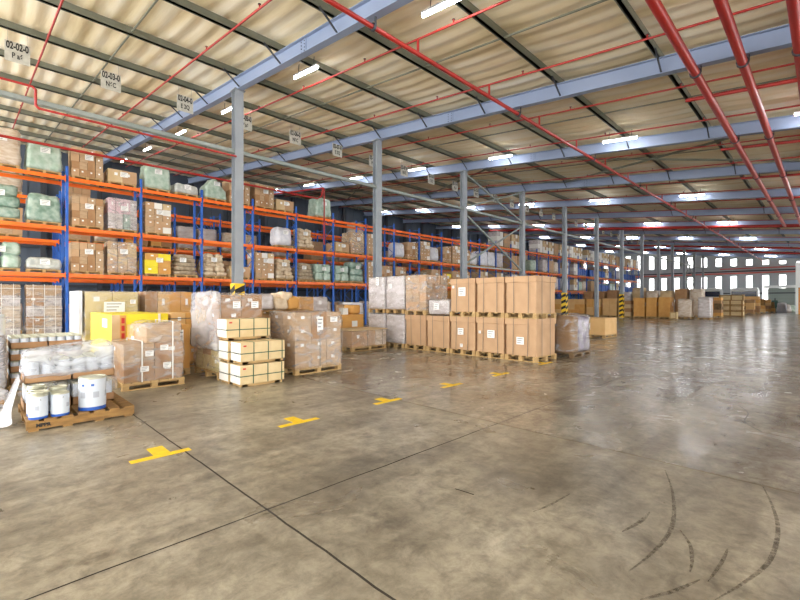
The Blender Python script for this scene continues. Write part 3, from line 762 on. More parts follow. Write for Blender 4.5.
for k in range(NB):
    for lv in range(4):
        for half in (0, 1):
            x = RX0+BAY*k+.72+1.29*half; loc = (x, RY+.55, LZ[lv]+.002)
            if k in plan:
                key = plan[k][lv][half]
                if key:
                    if key == 'netted wrapped goods' and False: pass
                    place(key, PR, loc, lab_of(key, half, k, lv), 'pallet loads in the front rack', random.uniform(-.03, .03))
            else:
                p = {0: .8, 1: .85, 2: .9, 3: (.85 if k > 12 else 0)}[lv]
                if rl.random() > p: continue
                if k >= 20 and lv in (1, 2) and rl.random() < .45: key = 'blue drums'
                else: key = rl.choice(farkeys if lv != 3 else ['tan cartons', 'pale cartons', 'pale cartons', 'white cartons'])
                place(key, FAR, loc, lab_of(key, half, k, lv), 'pallet loads in the front rack', 0)
r2 = random.Random(5)
for k in range(26):
    for lv in range(4):
        for half in (0, 1):
            p = {0: .9, 1: .75, 2: .75, 3: (.2 if k < 12 else .6)}[lv]
            if r2.random() > p: continue
            key = r2.choice(['tan cartons', 'brown cartons', 'pale wrapped goods', 'tan wrapped goods'])
            x = RX0+.4+BAY*k+.72+1.29*half
            place(key, FAR, (x, R2+.55, LZ[lv]+.002), '%s behind, %s of the rear rack row, %s bay, %s half' % (key, LN[lv], ORD[k], ('near', 'far')[half]), 'pallet loads in the rear rack', 0)

# ---------------------------------------------------------------- strapped box block
A0, AW, AX, AD = 5.39, .97, 10.46, 1.17
def strapped_box(label, x, y, z, seed, labels=(), group='strapped pallet boxes'):
    rnd = random.Random(seed); o = thing('strapped_box', label, 'pallet box', (x+AD/2, y+AW/2, z), 0, group)
    hx, hy = AD/2, AW/2-.012
    # block pallet with openings on -x face
    b = MB()
    for i in (-1, 0, 1):
        for j in (-1, 0, 1): b.box(i*(hx-.06)-.06, i*(hx-.06)+.06, j*(hy-.055)-.055, j*(hy-.055)+.055, .02, .118, 'wood')
        b.box(i*(hx-.06)-.06, i*(hx-.06)+.06, -hy, hy, 0, .02, 'wood')
    for j in range(5): b.box(-hx, hx, -hy+.0+j*(2*hy-.1)/4, -hy+.1+j*(2*hy-.1)/4, .118, .144, 'wood')
    b.build('pallet', o)
    b = MB(); b.box(-hx+.04, hx-.04, -hy+.03, hy-.03, .144, 1.13, 'card'); b.build('box_body', o, bevel=.006)
    b = MB(); b.box(-hx+.008, hx-.008, -hy+.004, hy-.004, .985, 1.145, 'card'); b.build('lid', o, bevel=.006)
    for q in (-.24, .2):
        b = MB(); t = rnd.uniform(-.03, .03)
        c = q+t*.3; lean = t
        # slightly leaning strap on the broad face and straight on the others
        x0, x1 = -hx+.004, hx-.004
        b.add([(x0, c+.008+lean, .12), (x0, c-.008+lean, .12), (x0, c-.008, 1.148), (x0, c+.008, 1.148)], [(0,1,2,3)], 'strap_dark')
        b.box(x1, x1+.003, c-.012, c+.012, .1, 1.15, 'strap_dark'); b.box(x0, x1, c-.012, c+.012, 1.146, 1.15, 'strap_dark'); b.build('strap', o)
    for q in (-.28, .2):
        b = MB(); loop_strap(b, 'x', q, -hx, hx, -hy, hy, .12, 1.147, .016, 'strap_dark'); b.build('strap', o)
    for (yy, zz, w, h) in labels:
        b = MB(); paper(b, '-x', (-hx-.002, yy, zz), w, h); b.build('paper_label', o)
    return o
cols = ['end column by the grey wrapped load', 'second column from the open end', 'third column from the open end', 'under the low wrapped parcel', 'under the wrapped cartons']
for k in range(5):
    lb = {0: [(0, .55, .22, .2)], 1: [(-.05, .68, .24, .22), (.33, .72, .08, .08)], 2: [(.05, .7, .22, .2), (.02, .28, .1, .1)], 3: [], 4: []}[k]
    strapped_box('strapped brown box on the floor, '+cols[k], AX, A0+AW*k, 0, k, lb)
for k in range(3):
    lb = {2: [(0, .75, .26, .26), (.33, .9, .08, .08)], 1: [], 0: []}[k]
    strapped_box('strapped brown box in the upper tier, '+cols[k], AX, A0+AW*k, 1.15, k+10, lb)
def wrapped_load(name, label, x, y, sx, sy, z, h, m, pal=True, seed=0, taper=.02, rnd_=.06, amp=.025, lab=None, group=None, shell='film_light', topf=None, n=12):
    o = thing(name, label, 'pallet load', (x+sx/2, y+sy/2, z), 0, group); z0 = 0
    if pal: pallet_mb(sx, sy).build('pallet', o); z0 = .144
    b = MB(); b.lump(-sx/2+.01, sx/2-.01, -sy/2+.01, sy/2-.01, z0, h-.01, m, n, rnd_, amp, 3, seed, taper, topf); b.build('wrapped_goods', o)
    if shell:
        b = MB(); b.lump(-sx/2-.012, sx/2+.012, -sy/2-.012, sy/2+.012, z0-.04, h+.02, shell, n, rnd_, amp*1.3, 3.3, seed+3, taper, topf); b.build('stretch_film', o)
    for (f, q, zz, w, hh) in (lab or []):
        b = MB(); paper(b, f, ((-sx/2-.03) if f == '-x' else (-sy/2-.03), q, zz), w, hh); b.build('paper_label', o)
    return o
for k, (lw) in enumerate(('beside the strapped boxes', 'at the aisle end of the row')):
    wrapped_load('wrapped_box', 'lower pinkish-grey shrink-wrapped box '+lw, AX, A0+AW*(5+k)+.035, AD, AW-.07, 0, 1.15, 'wrapped_grey', True, 30+k, .0, .04, .02)
wrapped_load('wrapped_box', 'upper grey shrink-wrapped box beside the wrapped carton stack', AX, A0+AW*5+.035, AD, AW-.07, 1.185, 1.31, 'wrapped_grey', True, 33, .0, .04, .02, [('-x', .2, .95, .18, .16)])
wrapped_load('wrapped_box', 'upper grey shrink-wrapped box at the aisle end of the row', AX, A0+AW*6+.035, AD, AW-.07, 1.185, 1.31, 'wrapped_grey', True, 34, .0, .04, .02, [('-x', -.1, 1.15, .16, .3)])
o = thing('wrapped_load', 'brown cartons in shiny wrap stacked on a strapped box', 'pallet load', (AX+AD/2, A0+AW*4.5, 1.152))
pallet_mb(AD, AW-.04).build('pallet', o); cartons(o, -.56, .56, -.46, .46, .144, 1.33, 3, 3, 4, ['card', 'card_dull'], 40)
b = MB(); b.lump(-.585, .585, -.48, .48, .12, 1.35, 'film_mid', 10, .04, .02, 3, 2); b.build('stretch_film', o)
o = wrapped_load('parcel', 'low grey wrapped parcel lying on a strapped box', AX+.05, A0+AW*3+.06, .95, .86, 1.19, .48, 'wrapped_grey', False, 36, 0, .05, .02, [('-x', .05, .25, .22, .2)])
# loads behind the block
def box_load(name, label, x, y, sx, sy, z, h, nx, ny, nz, mats, pal=True, film=None, seed=0, group=None, labs=(), merged=False, straps=None):
    o = thing(name, label, 'pallet load', (x+sx/2, y+sy/2, z), 0, group); z0 = 0
    if pal: pallet_mb(sx, sy).build('pallet', o); z0 = .144
    cartons(o, -sx/2+.01, sx/2-.01, -sy/2+.01, sy/2-.01, z0, h, nx, ny, nz, mats, seed, .006, True, merged)
    if film: b = MB(); b.lump(-sx/2-.02, sx/2+.02, -sy/2-.02, sy/2+.02, z0-.05, h+.025, film, 14, .035, .02, 3, seed); b.build('stretch_film', o)
    for (f, q, zz, w, hh) in labs:
        b = MB(); paper(b, f, ((-sx/2-.035) if f == '-x' else (-sy/2-.035), q, zz), w, hh); b.build('paper_label', o)
    if straps:
        for (ax, c) in straps:
            b = MB(); loop_strap(b, ax, c, -sx/2, sx/2, -sy/2, sy/2, z0 if ax != 'z' else 0, h+.004, .02, straps_m); b.build('strap', o)
    return o
straps_m = 'strap_dark'
box_load('carton_load', 'orange-brown cartons standing behind the low wrapped parcel', 12.3, 8.9, 1.2, 1.6, 0, 2.0, 2, 2, 4, ['card_orange', 'card_warm'], seed=2)
o = thing('wrapped_load', 'dark brown and mauve shrink-wrapped pallet beside the strapped box block', 'pallet load', (12.6, 5.65, 0))
pallet_mb(1.25, 1.15, 'wood_dark').build('pallet', o)
for i in range(3):
    for j in range(2):
        b = MB(); m = ['dark_card', 'dark_card', 'wrapped_mauve', 'dark_grey_goods', 'wrapped_mauve', 'dark_grey_goods'][i*2+j]
        b.lump(-.61+.4*i, -.61+.4*(i+1), -.56+.55*j, -.56+.55*(j+1), .144, 1.2-.02*i, m, 8, .06, .03, 3, i*3+j); b.build('bundle', o)
b = MB(); b.lump(-.63, .61, -.58, .57, .12, 1.24, 'film_mid', 14, .06, .035, 3, 12); b.build('stretch_film', o)
box_load('pallet_box', 'single brown box alone on the open floor beyond the wrapped pallet', 19.15, 6.75, 1.5, 1.3, 0, .86, 1, 1, 1, ['card_warm'], seed=3, labs=[('-x', .1, .5, .3, .3)])
# ---------------------------------------------------------------- left foreground group
# timber pallet with paint cans
b = MB()
L_, W_ = 1.17, 1.3
for k in range(7): b.box(-L_/2+.0+k*(L_-.12)/6, -L_/2+.12+k*(L_-.12)/6, -W_/2, W_/2, .118, .14, 'wood_warm')
for j in (-1, 0, 1): b.box(-L_/2, L_/2, j*(W_/2-.03)-.03, j*(W_/2-.03)+.03, .022, .118, 'wood_warm')
for k in range(4): b.box(-L_/2+.02+k*(L_-.14)/3, -L_/2+.12+k*(L_-.14)/3, -W_/2, W_/2, 0, .022, 'wood_warm')
tp = thing('timber_pallet', 'warm brown timber pallet carrying paint cans and a film-covered can stack', 'pallet', (.475+L_/2, 7.03+W_/2, 0)); b.build('deck', tp)
t = text_mesh('stencil', 'MPPR', .06, 'black', tp, (-.42, -W_/2-.002, .068), (math.pi/2, 0, 0), .003)
def can(name, label, x, y, z, r, h, parent=None, group=None, loc=True):
    o = thing(name, label, 'paint can', (x, y, z), random.uniform(0, 6), group)
    b = MB(); b.lathe([(0, 0), (r, 0), (r, h*.1), (r, h*.94), (r*1.03, h*.95), (r*1.03, h*.97), (r, h*.98)], (0,0,0), 'can_white', 24, ['can_blue', 'can_blue', 'can_white', 'can_lid', 'can_lid', 'can_lid']); b.build('body', o)
    b = MB(); b.lathe([(r, h*.98), (r*.98, h), (r*.9, h), (r*.86, h*.975), (0, h*.975)], (0,0,0), 'can_lid', 24); b.build('lid', o, 'cream lid')
    b = MB()
    for a0 in (3.6, 4.6, 5.6):
        vs = []
        for q in range(5): a = a0+.11*q; vs += [(math.cos(a)*(r+.001), math.sin(a)*(r+.001), h*.38), (math.cos(a)*(r+.001), math.sin(a)*(r+.001), h*.56)]
        b.add(vs, [(2*q, 2*q+2, 2*q+3, 2*q+1) for q in range(4)], 'print_pale')
    b.build('printed_label', o); b = MB(); b.tube([(math.cos(a)*(r*1.04), math.sin(a)*.02-r*.1, h*.85-abs(math.sin(a))*h*.25) for a in [math.pi*q/8 for q in range(9)]], .003, 'strap_grey', 5); b.build('handle', o)
    return o
can('paint_can', 'small white paint can with blue base, corner of timber pallet', .6, 7.15, .14, .1, .3, group='small paint cans')
can('paint_can', 'small white paint can beside the corner can', .82, 7.15, .14, .1, .3, group='small paint cans')
can('paint_can', 'small white can behind the corner can, under a pile of lids', .6, 7.37, .14, .1, .3, group='small paint cans')
can('paint_can', 'small white can behind the second can', .82, 7.37, .14, .1, .3, group='small paint cans')
for (x, y, n_, lab) in ((.6, 7.36, 4, 'in the tall pile on the rear corner can'), (.82, 7.36, 2, 'in the short pile on the second rear can'), (.6, 7.14, 2, 'on the small can at the timber pallet corner')):
    for k in range(n_):
        b = MB(); r = .1-.004*k; z = .442+.024*k; b.lathe([(0, z), (r, z), (r*1.04, z+.01), (r, z+.02), (r*.88, z+.02), (r*.84, z+.012), (0, z+.012)], (x+.012*math.sin(k*2), y+.012*math.cos(k*3), 0), 'can_lid', 20)
        tag(b.build('spare_cover'), 'cream can lid, %s from the bottom, %s' % (ORD[k], lab), 'can lid', 'spare can lids')
o = can('paint_pail', 'large white paint pail with a blue band at its base', 1.19, 7.27, .14, .16, .45)
o.rotation_euler = (0, 0, 0)
b = MB()
for a0 in (3.75, 4.45):
    b.add([(math.cos(a)*.162, math.sin(a)*.162, z) for a in (a0, a0+.22) for z in (.33, .36)], [(0,2,3,1)], 'print_blue')
b.build('logo', o)
# film covered can trays
def tray_stack(label, x0, x1, y0, y1, z, tiers, filmz, seed, nxc, nyc, film='film_heavy', hc=.3):
    o = thing('can_tray_stack', label, 'trays of cans', ((x0+x1)/2, (y0+y1)/2, z)); hx, hy = (x1-x0)/2, (y1-y0)/2
    proto_can = MB(); r = min(hx/nxc, hy/nyc)*.94
    proto_can.lathe([(0, 0), (r, 0), (r, hc-.02), (r*1.04, hc-.01), (r, hc), (r*.86, hc), (r*.82, hc-.01), (0, hc-.01)], (0,0,0), 'can_white', 16, ['can_blue', 'can_white', 'can_lid', 'can_lid', 'can_lid', 'can_lid', 'can_lid'])
    me = proto_can.mesh('can')
    for ti, tz in enumerate(tiers):
        for s_ in (-1, 1):
            b = MB(); a0, a1 = (-hx, -.005) if s_ < 0 else (.005, hx); m = 'card_brown'; e = .008
            b.box(a0, a1, -hy, hy, tz, tz+e, m); b.box(a0, a0+e, -hy, hy, tz, tz+.11, m); b.box(a1-e, a1, -hy, hy, tz, tz+.11, m); b.box(a0, a1, -hy, -hy+e, tz, tz+.11, m); b.box(a0, a1, hy-e, hy, tz, tz+.11, m); b.build('tray', o, 'brown cardboard tray')
        for i in range(nxc):
            for j in range(nyc):
                c = bpy.data.objects.new('can', me); COL.objects.link(c); c.parent = o; c.location = (-hx+(i+.5)*2*hx/nxc, -hy+(j+.5)*2*hy/nyc, tz+.01)
    if film:
        b = MB(); b.lump(-hx-.03, hx+.03, -hy-.03, hy+.03, tiers[-1]+.06, filmz, film, 16, .07, .05, 3.5, seed, .03, lambda x, y: 1+.1*x, False); b.build('plastic_film', o, 'crumpled translucent film cover')
    return o
ts = tray_stack('two tiers of canned goods in brown trays under crumpled film on the timber pallet', .5, 1.53, 7.68, 8.3, .142, [0, .37], .84, 3, 6, 4)
b = MB(); b.lump(-.56, .56, -.345, .33, .12, .36, 'film_light', 10, .05, .03, 4, 9); b.build('plastic_film', ts)
# loose film trailing off the stack
def sheet(name, pts, m, thick=.003, parent=None):
    b = MB(); rows = len(pts); cols_ = len(pts[0]); vs = [Vector(p) for r in pts for p in r]
    b.add(vs, [(i*cols_+j, i*cols_+j+1, (i+1)*cols_+j+1, (i+1)*cols_+j) for i in range(rows-1) for j in range(cols_-1)], m, True)
    o = b.build(name, parent); s = o.modifiers.new('thick', 'SOLIDIFY'); s.thickness = thick; su = o.modifiers.new('sub', 'SUBSURF'); su.levels = 2; su.render_levels = 2; return o
sheet('plastic_film', [[(-.55, -.3, .45), (-.56, -.1, .5), (-.55, .1, .5)], [(-.6, -.34, .25), (-.66, -.12, .28), (-.62, .1, .3)], [(-.64, -.42, .1), (-.74, -.2, .08), (-.68, 0, .1)], [(-.66, -.6, .0), (-.8, -.36, -.06), (-.82, -.1, -.08)], [(-.62, -.68, -.1), (-.84, -.5, -.135), (-.92, -.3, -.135)]], 'film_soft', parent=ts)
# stack behind it
t2 = wt = thing('pallet', 'pallet under the trays of cans with cream lids', 'pallet', (1.0, 10.75, 0)); pallet_mb(1.1, 1.1).build('deck', t2)
tray_stack('four tiers of canned goods with cream lids, behind the film-covered stack', .48, 1.52, 10.25, 11.25, .146, [0, .21, .42, .63], .95, 5, 8, 7, None, .19)
wrapped_load('wrapped_load', 'low white film-wrapped goods at the edge of the picture, under a white drum', -.75, 9.9, 1.15, 1.2, 0, .98, 'sack_white', True, 60, 0, .08, .04, None, None, 'film_heavy')
o = thing('plastic_drum', 'white plastic drum standing on low film-wrapped goods', 'drum', (.2, 10.3, 1.03))
b = MB(); b.lathe([(0, 0), (.2, 0), (.215, .03), (.215, .3), (.2, .34)], (0,0,0), 'white_plastic', 28); b.build('body', o)
b = MB(); b.lathe([(.22, .33), (.22, .36), (.19, .37), (0, .37)], (0,0,0), 'white_plastic', 28); b.build('lid', o)
b = MB()
for a0, z0_, m_ in ((4.5, .24, 'print_blue'), (4.9, .15, 'print_grey'), (5.1, .09, 'print_grey')):
    b.add([(math.cos(a)*.217, math.sin(a)*.217, z) for a in (a0, a0+.3) for z in (z0_, z0_+.03)], [(0,2,3,1)], m_)
b.build('printed_label', o)
b = MB(); b.lump(.08, .42, 8.75, 9.15, 0, .32, 'film_heavy', 8, .12, .06, 5, 4, .2); bg = b.build('waste_bag'); tag(bg, 'clear rubbish bag with an orange thing inside, on the floor by the timber pallet', 'bag')
b = MB(); b.lathe([(0, .03), (.07, .04), (.085, .09), (.06, .15), (0, .16)], (.27, 8.9, 0), 'card_orange', 14); b.build('orange_core', bg)

# wrapped cartons with raised corner
o = thing('wrapped_carton_load', 'grey-brown cartons in clear wrap with white straps, one raised tier', 'pallet load', (2.43, 9.45, 0))
pallet_mb(1.06, 1.02).build('pallet', o)
cartons(o, -.5, .5, -.49, .49, .144, .84, 2, 2, 2, ['card_dull', 'card_brown'], 61, .01)
cartons(o, -.12, .48, -.45, .45, .842, 1.18, 1, 2, 1, ['card_dull'], 62, .01)
b = MB(); b.lump(-.53, .53, -.52, .52, .1, .875, 'film_mid', 14, .05, .03, 3, 8); b.build('stretch_film', o)
b = MB(); b.lump(-.22, .52, -.48, .48, .84, 1.23, 'film_mid', 12, .08, .05, 4, 9, .06); b.build('stretch_film', o)
for q in (-.22, .3):
    b = MB(); loop_strap(b, 'x', q, -.53, .53, -.54, .54, .14, .89 if q < 0 else 1.24, .022, 'strap_white'); b.build('strap', o)
for q, z in ((-.18, .38), (.2, .42), (.15, .75), (-.1, .66)):
    b = MB(); paper(b, '-y', (-.55, q, z), .14, .1); b.build('paper_label', o)
# yellow load and neighbours
o = thing('yellow_crate', 'long bright yellow wrapped crate with a red and cream band', 'crate', (2.74, 12.3, 0))
pallet_mb(1.14, 2.3).build('pallet', o)
b = MB(); b.box(-.57, .57, -1.18, 1.18, .144, 1.33, 'yellow_card'); b.build('crate_body', o, bevel=.01)
b = MB(); b.box(-.575, -.42, -1.19, -1.18, .2, 1.32, 'card_pale'); b.box(-.42, -.3, -1.19, -1.18, .2, 1.31, 'card_orange')
for k in range(5): b.box(-.39, -.33, -1.194, -1.19, .45+.17*k, .57+.17*k, 'print_red')
b.build('printed_band', o, 'cream and orange band with red marks')
b = MB(); paper(b, '-x', (-.575, -.5, 1.12), .5, .2); b.build('paper_label', o); b = MB(); b.box(.35, .4, -1.19, -1.18, .2, 1.33, 'strap_white'); b.build('strap', o)
box_load('carton_load', 'short brown cartons beside the yellow crate', 3.36, 11.15, .7, 1.1, 0, 1.33, 2, 2, 3, ['card_warm', 'card_orange'], seed=7, straps=[('z', 1.2)])
box_load('pallet_box', 'plain orange-brown box on a pallet behind the wrapped cartons', 2.42, 9.98+.05, 1.02, 1.0, 0, 1.11, 1, 1, 1, ['card_orange'], seed=8, labs=[('-y', .3, .85, .1, .3)])
o = box_load('wrapped_load', 'olive-tan boxed load with white panel, behind the yellow crate', 2.14, 14.2, 1.28, 1.5, 0, 1.88, 2, 2, 3, ['wrapped_olive'], film='film_light', seed=9, labs=[('-y', .05, 1.45, .5, .3), ('-y', .5, 1.6, .14, .12)])
b = MB(); b.box(-.76, -.68, -.75, .75, .7, 1.9, 'sack_white'); b.build('side_panel', o, 'white film panel on the side')  # white wrapping film on the side, modelled as a thick slab
o = box_load('carton_load', 'tall orange-brown cartons with vertical straps behind the brown cartons', 3.62, 14.3, 1.34, 1.2, 0, 1.9, 4, 2, 2, ['card_orange', 'card_warm', 'card_brown'], film='film_light', seed=10)
# tall bulging wrapped load
o = thing('wrapped_load', 'tall bulging film-wrapped load on a pallet, behind the green-strapped cartons', 'pallet load', (4.05, 9.5, 0))
pallet_mb(.96, 1.36).build('pallet', o)
cartons(o, -.44, .46, -.66, .66, .144, .8, 2, 3, 2, ['wrapped_olive', 'card_brown'], 70, .02)
cartons(o, -.47, .47, -.68, .68, .8, 1.76, 2, 2, 3, ['card_dull', 'card_brown'], 71, .01)
b = MB(); b.lump(-.5, .5, -.73, .72, .12, 1.8, 'film_mid', 18, .1, .05, 2.6, 4, -.03); b.build('stretch_film', o)
b = MB(); b.lump(-.57, -.42, -.75, .74, .6, 1.84, 'film_soft', 16, .07, .05, 2.6, 6); b.build('stretch_film', o)
for q in (-.15, .25): b = MB(); paper(b, '-y', (-.79, q, 1.55), .16, .14); b.build('paper_label', o)
# green strapped white-ended cartons
def long_box(label, x, y, z):
    o = thing('strapped_carton', label, 'carton', (x, y, z), 0, 'green-strapped long cartons'); l, d, h = .92, .43, .36
    b = MB(); b.box(.03, l-.03, .03, .1, 0, .05, 'wood'); b.box(.03, l-.03, d-.1, d-.03, 0, .05, 'wood'); b.box(.05, .16, .03, d-.03, 0, .04, 'wood'); b.box(l-.2, l-.08, .03, d-.03, 0, .04, 'wood'); b.build('skid', o)
    b = MB(); b.box(0, l, 0, d, .05, h+.05, 'crate_pale'); b.build('carton_body', o, bevel=.006)
    b = MB(); b.box(-.004, 0, .005, d-.005, .055, h+.045, 'box_white'); b.build('end_panel', o, 'white end')
    for q in (.26, .56, .86): b = MB(); loop_strap(b, 'x', q, 0, l, 0, d, .05, h+.05, .018, 'strap_green'); b.build('strap', o)
    b = MB(); loop_strap(b, 'z', .05+h*.42, 0, l, 0, d, 0, 0, .018, 'strap_green'); b.build('strap', o)
    b = MB(); b.add([(.05, -.005, .33), (.11, -.005, .33), (.11, -.005, .36), (.05, -.005, .36)], [(0,1,2,3)], 'print_red'); b.build('printed_mark', o)
    return o
gx = 3.56
long_box('bottom front white-ended carton with green straps, on the floor', gx, 7.8, 0)
long_box('bottom rear white-ended carton with green straps, on the floor', gx-.02, 8.28, 0)
long_box('middle front white-ended carton with green straps', gx+.01, 7.8, .43)
long_box('middle rear white-ended carton with green straps', gx-.03, 8.28, .43)
long_box('topmost white-ended carton with green straps', gx-.06, 8.27, .86)
# big wrapped cartons with labels
o = box_load('wrapped_carton_load', 'wide grey-brown cartons in shiny wrap, beside the green-strapped cartons', 4.97, 8.2, 1.26, 1.1, 0, 1.37, 3, 2, 4, ['card_brown', 'card_dull', 'card_dull'], film='film_mid', seed=80, labs=[('-y', .0, 1.12, .16, .3), ('-y', .38, 1.2, .2, .12)], straps=[('x', 0.02)])
# loads behind it
box_load('carton_load', 'low brown carton load under sacks, behind the wide wrapped cartons', 5.55, 11.0, 1.7, 1.2, 0, 1.22, 3, 2, 3, ['card_brown', 'card_dull'], seed=81)
o = thing('sack_load', 'pallet of loose tan sacks and wrapped bundles on the low brown load', 'pallet load', (6.4, 11.6, 1.223)); pallet_mb(1.6, 1.1, 'wood_warm').build('pallet', o)
for i, (x0, x1, z0, z1, m) in enumerate(((-.78, -.32, .144, .6, 'wrapped_grey'), (-.3, .1, .144, .52, 'sack_tan'), (.08, .5, .144, .55, 'card_orange'), (-.1, .3, .4, .66, 'sack_tan'))):
    b = MB(); b.lump(x0, x1, -.5, .3, z0, z1, m, 8, .1, .05, 3.5, i+90); b.build('bundle', o)
box_load('carton_load', 'grey wrapped cartons with an orange-brown one below, behind the sack pallet', 7.6, 12.3, 1.15, 1.1, 0, 1.75, 2, 2, 3, ['wrapped_grey', 'card_orange', 'wrapped_tan'], seed=83, film='film_light')
straps_m = 'strap_dark'
o = box_load('carton_load', 'low pale-topped strapped carton load beside the wrapped box row', 8.55, 10.7, 1.5, 1.0, 0, .64, 3, 2, 1, ['card', 'wrapped_tan', 'card'], seed=84, film='film_light', straps=[('x', -.1), ('x', .55)])
b = MB(); b.box(-.78, .78, -.53, .53, .66, .69, 'card_pale'); b.build('top_board', o, 'pale board cover')
box_load('pallet_box', 'plain orange box behind the low strapped load', 9.2, 12.3, 1.2, 1.0, 0, 1.12, 1, 1, 1, ['card_orange'], seed=85)
b = MB(); b.lump(9.9, 10.35, 12.4, 12.95, 1.122, 1.5, 'card_orange', 8, .1, .03, 3, 3); b.lump(9.88, 10.37, 12.38, 12.97, 1.46, 1.56, 'sack_white', 8, .05, .02, 3, 4)
tag(b.build('bundle'), 'orange bundle with a white top on the plain orange box', 'bundle')
b = MB(); b.box(9.45, 9.68, 12.35, 12.6, 1.122, 1.36, 'box_white'); tag(b.build('small_box'), 'small white box on the plain orange box', 'box')
box_load('carton_load', 'mixed pale cartons on the floor before the rack, behind the plain orange box', 9.0, 15.2, 1.2, 1.1, 0, 1.7, 2, 2, 4, ['card_pale', 'card_brown', 'card_orange'], seed=86)
wrapped_load('wrapped_load', 'grey wrapped load on the floor behind the sack pallet', 8.2, 16.6, 1.2, 1.1, 0, 1.9, 'wrapped_grey', True, 87)

# ---------------------------------------------------------------- far rows
XF = 43.9
def frow(label, y0, y1, h, mats, kind='box', x=XF, seed=0, nx=2, nz=3, name='carton_load', film=None):
    if kind == 'box': return box_load(name, label, x, y0, 1.2, y1-y0, 0, h, 2, nx, nz, mats, seed=seed, film=film, merged=(nx*nz > 2))
    return wrapped_load('wrapped_load', label, x, y0, 1.2, y1-y0, 0, h, mats[0], True, seed, 0, .06, .03, n=8, shell=None)
def yat(px, x=XF): u = (px-400)/428.0; return x*(1-u)/(1+u)
rows = [
 ('brown cartons at the rack end of the far row', 564, 585, 1.75, ['card_orange', 'card_warm'], 'box', 2, 3),
 ('square tan cartons before the striped column, far row', 586, 601, 1.75, ['card_orange', 'card_warm'], 'box', 2, 2),
 ('pale tan tall cartons next along the far row', 602, 617, 1.8, ['card_warm', 'card_pale'], 'box', 2, 2),
 ('narrow stacks of mixed goods in the far row', 618, 631, 1.6, ['card_brown', 'card_pale'], 'box', 2, 4),
 ('tall plain orange-brown carton, first of three together', 633, 645, 1.85, ['card_orange'], 'box', 1, 1),
 ('tall plain orange-brown carton, second of three together', 645.6, 657, 1.88, ['card_orange'], 'box', 1, 1),
 ('tall plain orange-brown carton with a pale strip, last of three', 658, 670.5, 1.9, ['card_orange'], 'box', 1, 1),
 ('grey wrapped mixed load between tall cartons and a pale wrapped load', 677, 692, 1.75, ['wrapped_tan'], 'wrap', 1, 1),
 ('pale mauve-grey wrapped tall load near the heaped crates', 697, 711, 1.9, ['wrapped_grey'], 'wrap', 1, 1)]
for i, (lab, p0, p1, h, ms, kd, nx, nz) in enumerate(rows):
    frow(lab, yat(p1)+.03, yat(p0)-.03, h, ms, kd, XF, 100+i, nx, nz)
y = yat(550)
for i, (p0, p1) in enumerate(((513, 530), (531, 546), (547, 562))):
    frow('tan cartons mostly hidden behind the strapped boxes, %s in line' % ORD[i], yat(p1)+.03, yat(p0)-.03, 1.75, ['card_warm', 'card_orange'], 'box', XF, 120+i, 2, 3)
o = thing('crate', 'small pale wooden crate on the floor in front of the far row', 'crate', (42.9, yat(674, 42.9), 0))
b = MB(); b.box(-.3, .3, -.25, .25, .02, .62, 'crate_pale'); b.build('box_body', o)
b = MB()
for q in (-.25, .18): b.box(-.33, -.3, q, q+.07, .02, .62, 'wood')
for q in (.02, .54): b.box(-.34, -.31, -.25, .25, q, q+.08, 'wood')
b.build('batten', o)
rb = random.Random(3)
for i in range(9):
    xx = 50.0; yy = 19.5-1.3*i; h = rb.uniform(2.5, 3.0); m = rb.choice(['wrapped_grey', 'wrapped_tan', 'sack_white', 'card_pale', 'card_brown'])
    wrapped_load('wrapped_load', 'pale wrapped load rising behind the far carton row, %s from the rack end' % ORD[i], xx, yy-.55, 1.2, 1.1, 0, h, m, True, 130+i, 0, .07, .05, n=6, shell=None, group='loads behind the far row')
# crates and heaps at the far right
def crate_stack(label, x, y, sy, n, h, m='wood_warm'):
    o = thing('crate_stack', label, 'crates', (x, y, 0))
    for k in range(n):
        b = MB(); z = h*k; b.box(-.55, .55, -sy/2, sy/2, z+.1, z+h-.02, 'card_pale' if k % 2 else 'crate_pale')
        for q in (-sy/2, 0, sy/2): b.box(-.58, -.55, q-.06, q+.06, z, z+h, m)
        b.box(-.6, .58, -sy/2-.04, sy/2+.04, z+h-.1, z+h-.02, m); b.box(-.6, .58, -sy/2-.04, sy/2+.04, z+.02, z+.1, m); b.build('crate', o)
    return o
box_load('carton_load', 'brown banded cartons between the pale wrapped load and timber crates', 50.0, yat(722, 50)+.05, 1.2, 1.15, 0, 1.9, 2, 2, 6, ['card_brown', 'card_orange', 'wood_dark'], seed=150, merged=True)
crate_stack('stack of three pale timber crates in the far goods area', 54.5, yat(731, 54.5), 1.9, 3, .56)
crate_stack('single timber crate heap behind the three crates', 58.5, yat(732, 58.5), 2.0, 3, .74)
for i, (px, x, w, h, n) in enumerate(((746, 65, 1.6, 1.7, 4), (752, 67.5, 1.5, 2.1, 5), (758, 70, 1.4, 1.8, 4), (764, 72.5, 1.3, 1.7, 4), (769, 75, 1.2, 1.4, 3))):
    o = thing('carton_heap', 'untidy heap of yellow-brown cartons near the end wall, %s from the timber crates' % ORD[i], 'cartons', (x, yat(px, x), 0), 0, 'untidy carton heaps'); rr = random.Random(i)
    pallet_mb(1.2, w).build('pallet', o)
    for k in range(n):
        for q in range(2):
            b = MB(); dz = (h-.144)/n; a = rr.uniform(-.15, .15); c = (-w/4 if q else w/4)+rr.uniform(-.05, .05)
            b.box(-.5+a, .5+a, c-w/4+.02, c+w/4-.02, .144+dz*k, .144+dz*(k+1)-.015, rr.choice(['card_orange', 'card_warm', 'wood_warm', 'card_brown'])); b.build('carton', o)
o = thing('machine', 'dark green machine on the floor near the end wall door', 'machine', (78.0, yat(775, 78), 0))
b = MB(); b.box(-.6, .6, -.45, .45, .1, 1.0, 'machine_green'); b.build('body', o, bevel=.05)
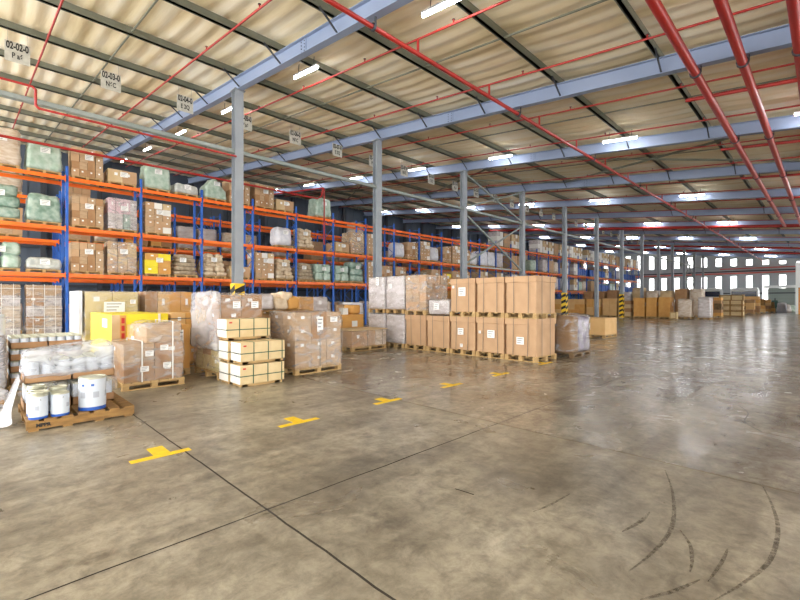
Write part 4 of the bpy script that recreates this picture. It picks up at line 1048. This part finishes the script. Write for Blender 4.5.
b = MB(); b.box(-.3, .3, -.3, .3, 1.0, 1.6, 'machine_green'); b.tube([(0, 0, 1.6), (0, 0, 1.9)], .06, 'dark_steel'); b.build('head', o)
b = MB(); b.box(-.65, .65, -.5, -.3, 0, .1, 'dark_steel'); b.box(-.65, .65, .3, .5, 0, .1, 'dark_steel'); b.build('foot', o)
for i, (px, x, h, m) in enumerate(((781.5, 76, 1.3, 'sack_white'), (786.5, 78.5, 1.0, 'wrapped_grey'), (791, 80.5, .9, 'sack_green'))):
    b = MB(); y = yat(px, x); b.lump(x-.6, x+.6, y-.55, y+.55, 0, h, m, 8, .25, .12, 2.5, i+5, .25); tag(b.build('bag_heap'), '%s heap of bagged goods before the end wall door' % ['white', 'grey', 'pale green'][i], 'bags')
# parked trucks
def truck(label, x, y, w):
    o = thing('truck', label, 'truck', (x, y, 0)); hw = w/2
    b = MB(); b.box(0, 1.9, -hw, hw, .55, 3.2, 'truck_white'); b.box(.1, 1.9, -hw+.1, hw-.1, 3.2, 3.45, 'truck_white'); b.build('cab', o, bevel=.08)
    b = MB(); b.box(-.03, .02, -hw+.15, hw-.15, 2.15, 2.95, 'truck_glass'); b.build('windscreen', o, 'dark windscreen')
    b = MB(); b.box(-.12, .1, -hw, hw, .4, .85, 'dark_steel'); b.build('bumper', o)
    for s_ in (-1, 1):
        b = MB(); b.tube([(.9, s_*(hw-.3), .5), (.9, s_*hw, .5)], .5, 'rubber', 18); b.build('wheel', o)
        b = MB(); b.box(-.14, -.1, s_*hw*.75-.15, s_*hw*.75+.15, .9, 1.15, 'box_white'); b.build('headlight', o)
    return o
truck('white truck cab parked at the end wall, behind the pale wrapped load', 80, yat(711, 80), 2.5)
truck('white truck cab parked at the end wall, behind the carton heaps', 80, yat(744, 80), 3.2)

# ---------------------------------------------------------------- light and camera
w = bpy.data.worlds.new('World'); SC.world = w; w.use_nodes = True; nt = w.node_tree
bg = nt.nodes['Background']; bg.inputs[0].default_value = (.99, .985, .97, 1); bg.inputs[1].default_value = 3.1
cam = bpy.data.cameras.new('camera'); co = bpy.data.objects.new('camera', cam); COL.objects.link(co)
cam.sensor_width = 36; cam.lens = 428/800*36; cam.clip_end = 400
co.location = (0, 0, CAMH); co.rotation_euler = (math.pi/2, 0, -math.pi/4)
SC.camera = co
SC.view_settings.view_transform = 'Standard'; SC.view_settings.look = 'None'; SC.view_settings.gamma = 1; SC.view_settings.exposure = 1.1
SC.cycles.max_bounces = 8; SC.cycles.diffuse_bounces = 4; SC.cycles.transparent_max_bounces = 12; SC.cycles.use_denoising = True
SC.cycles.sample_clamp_indirect = 6
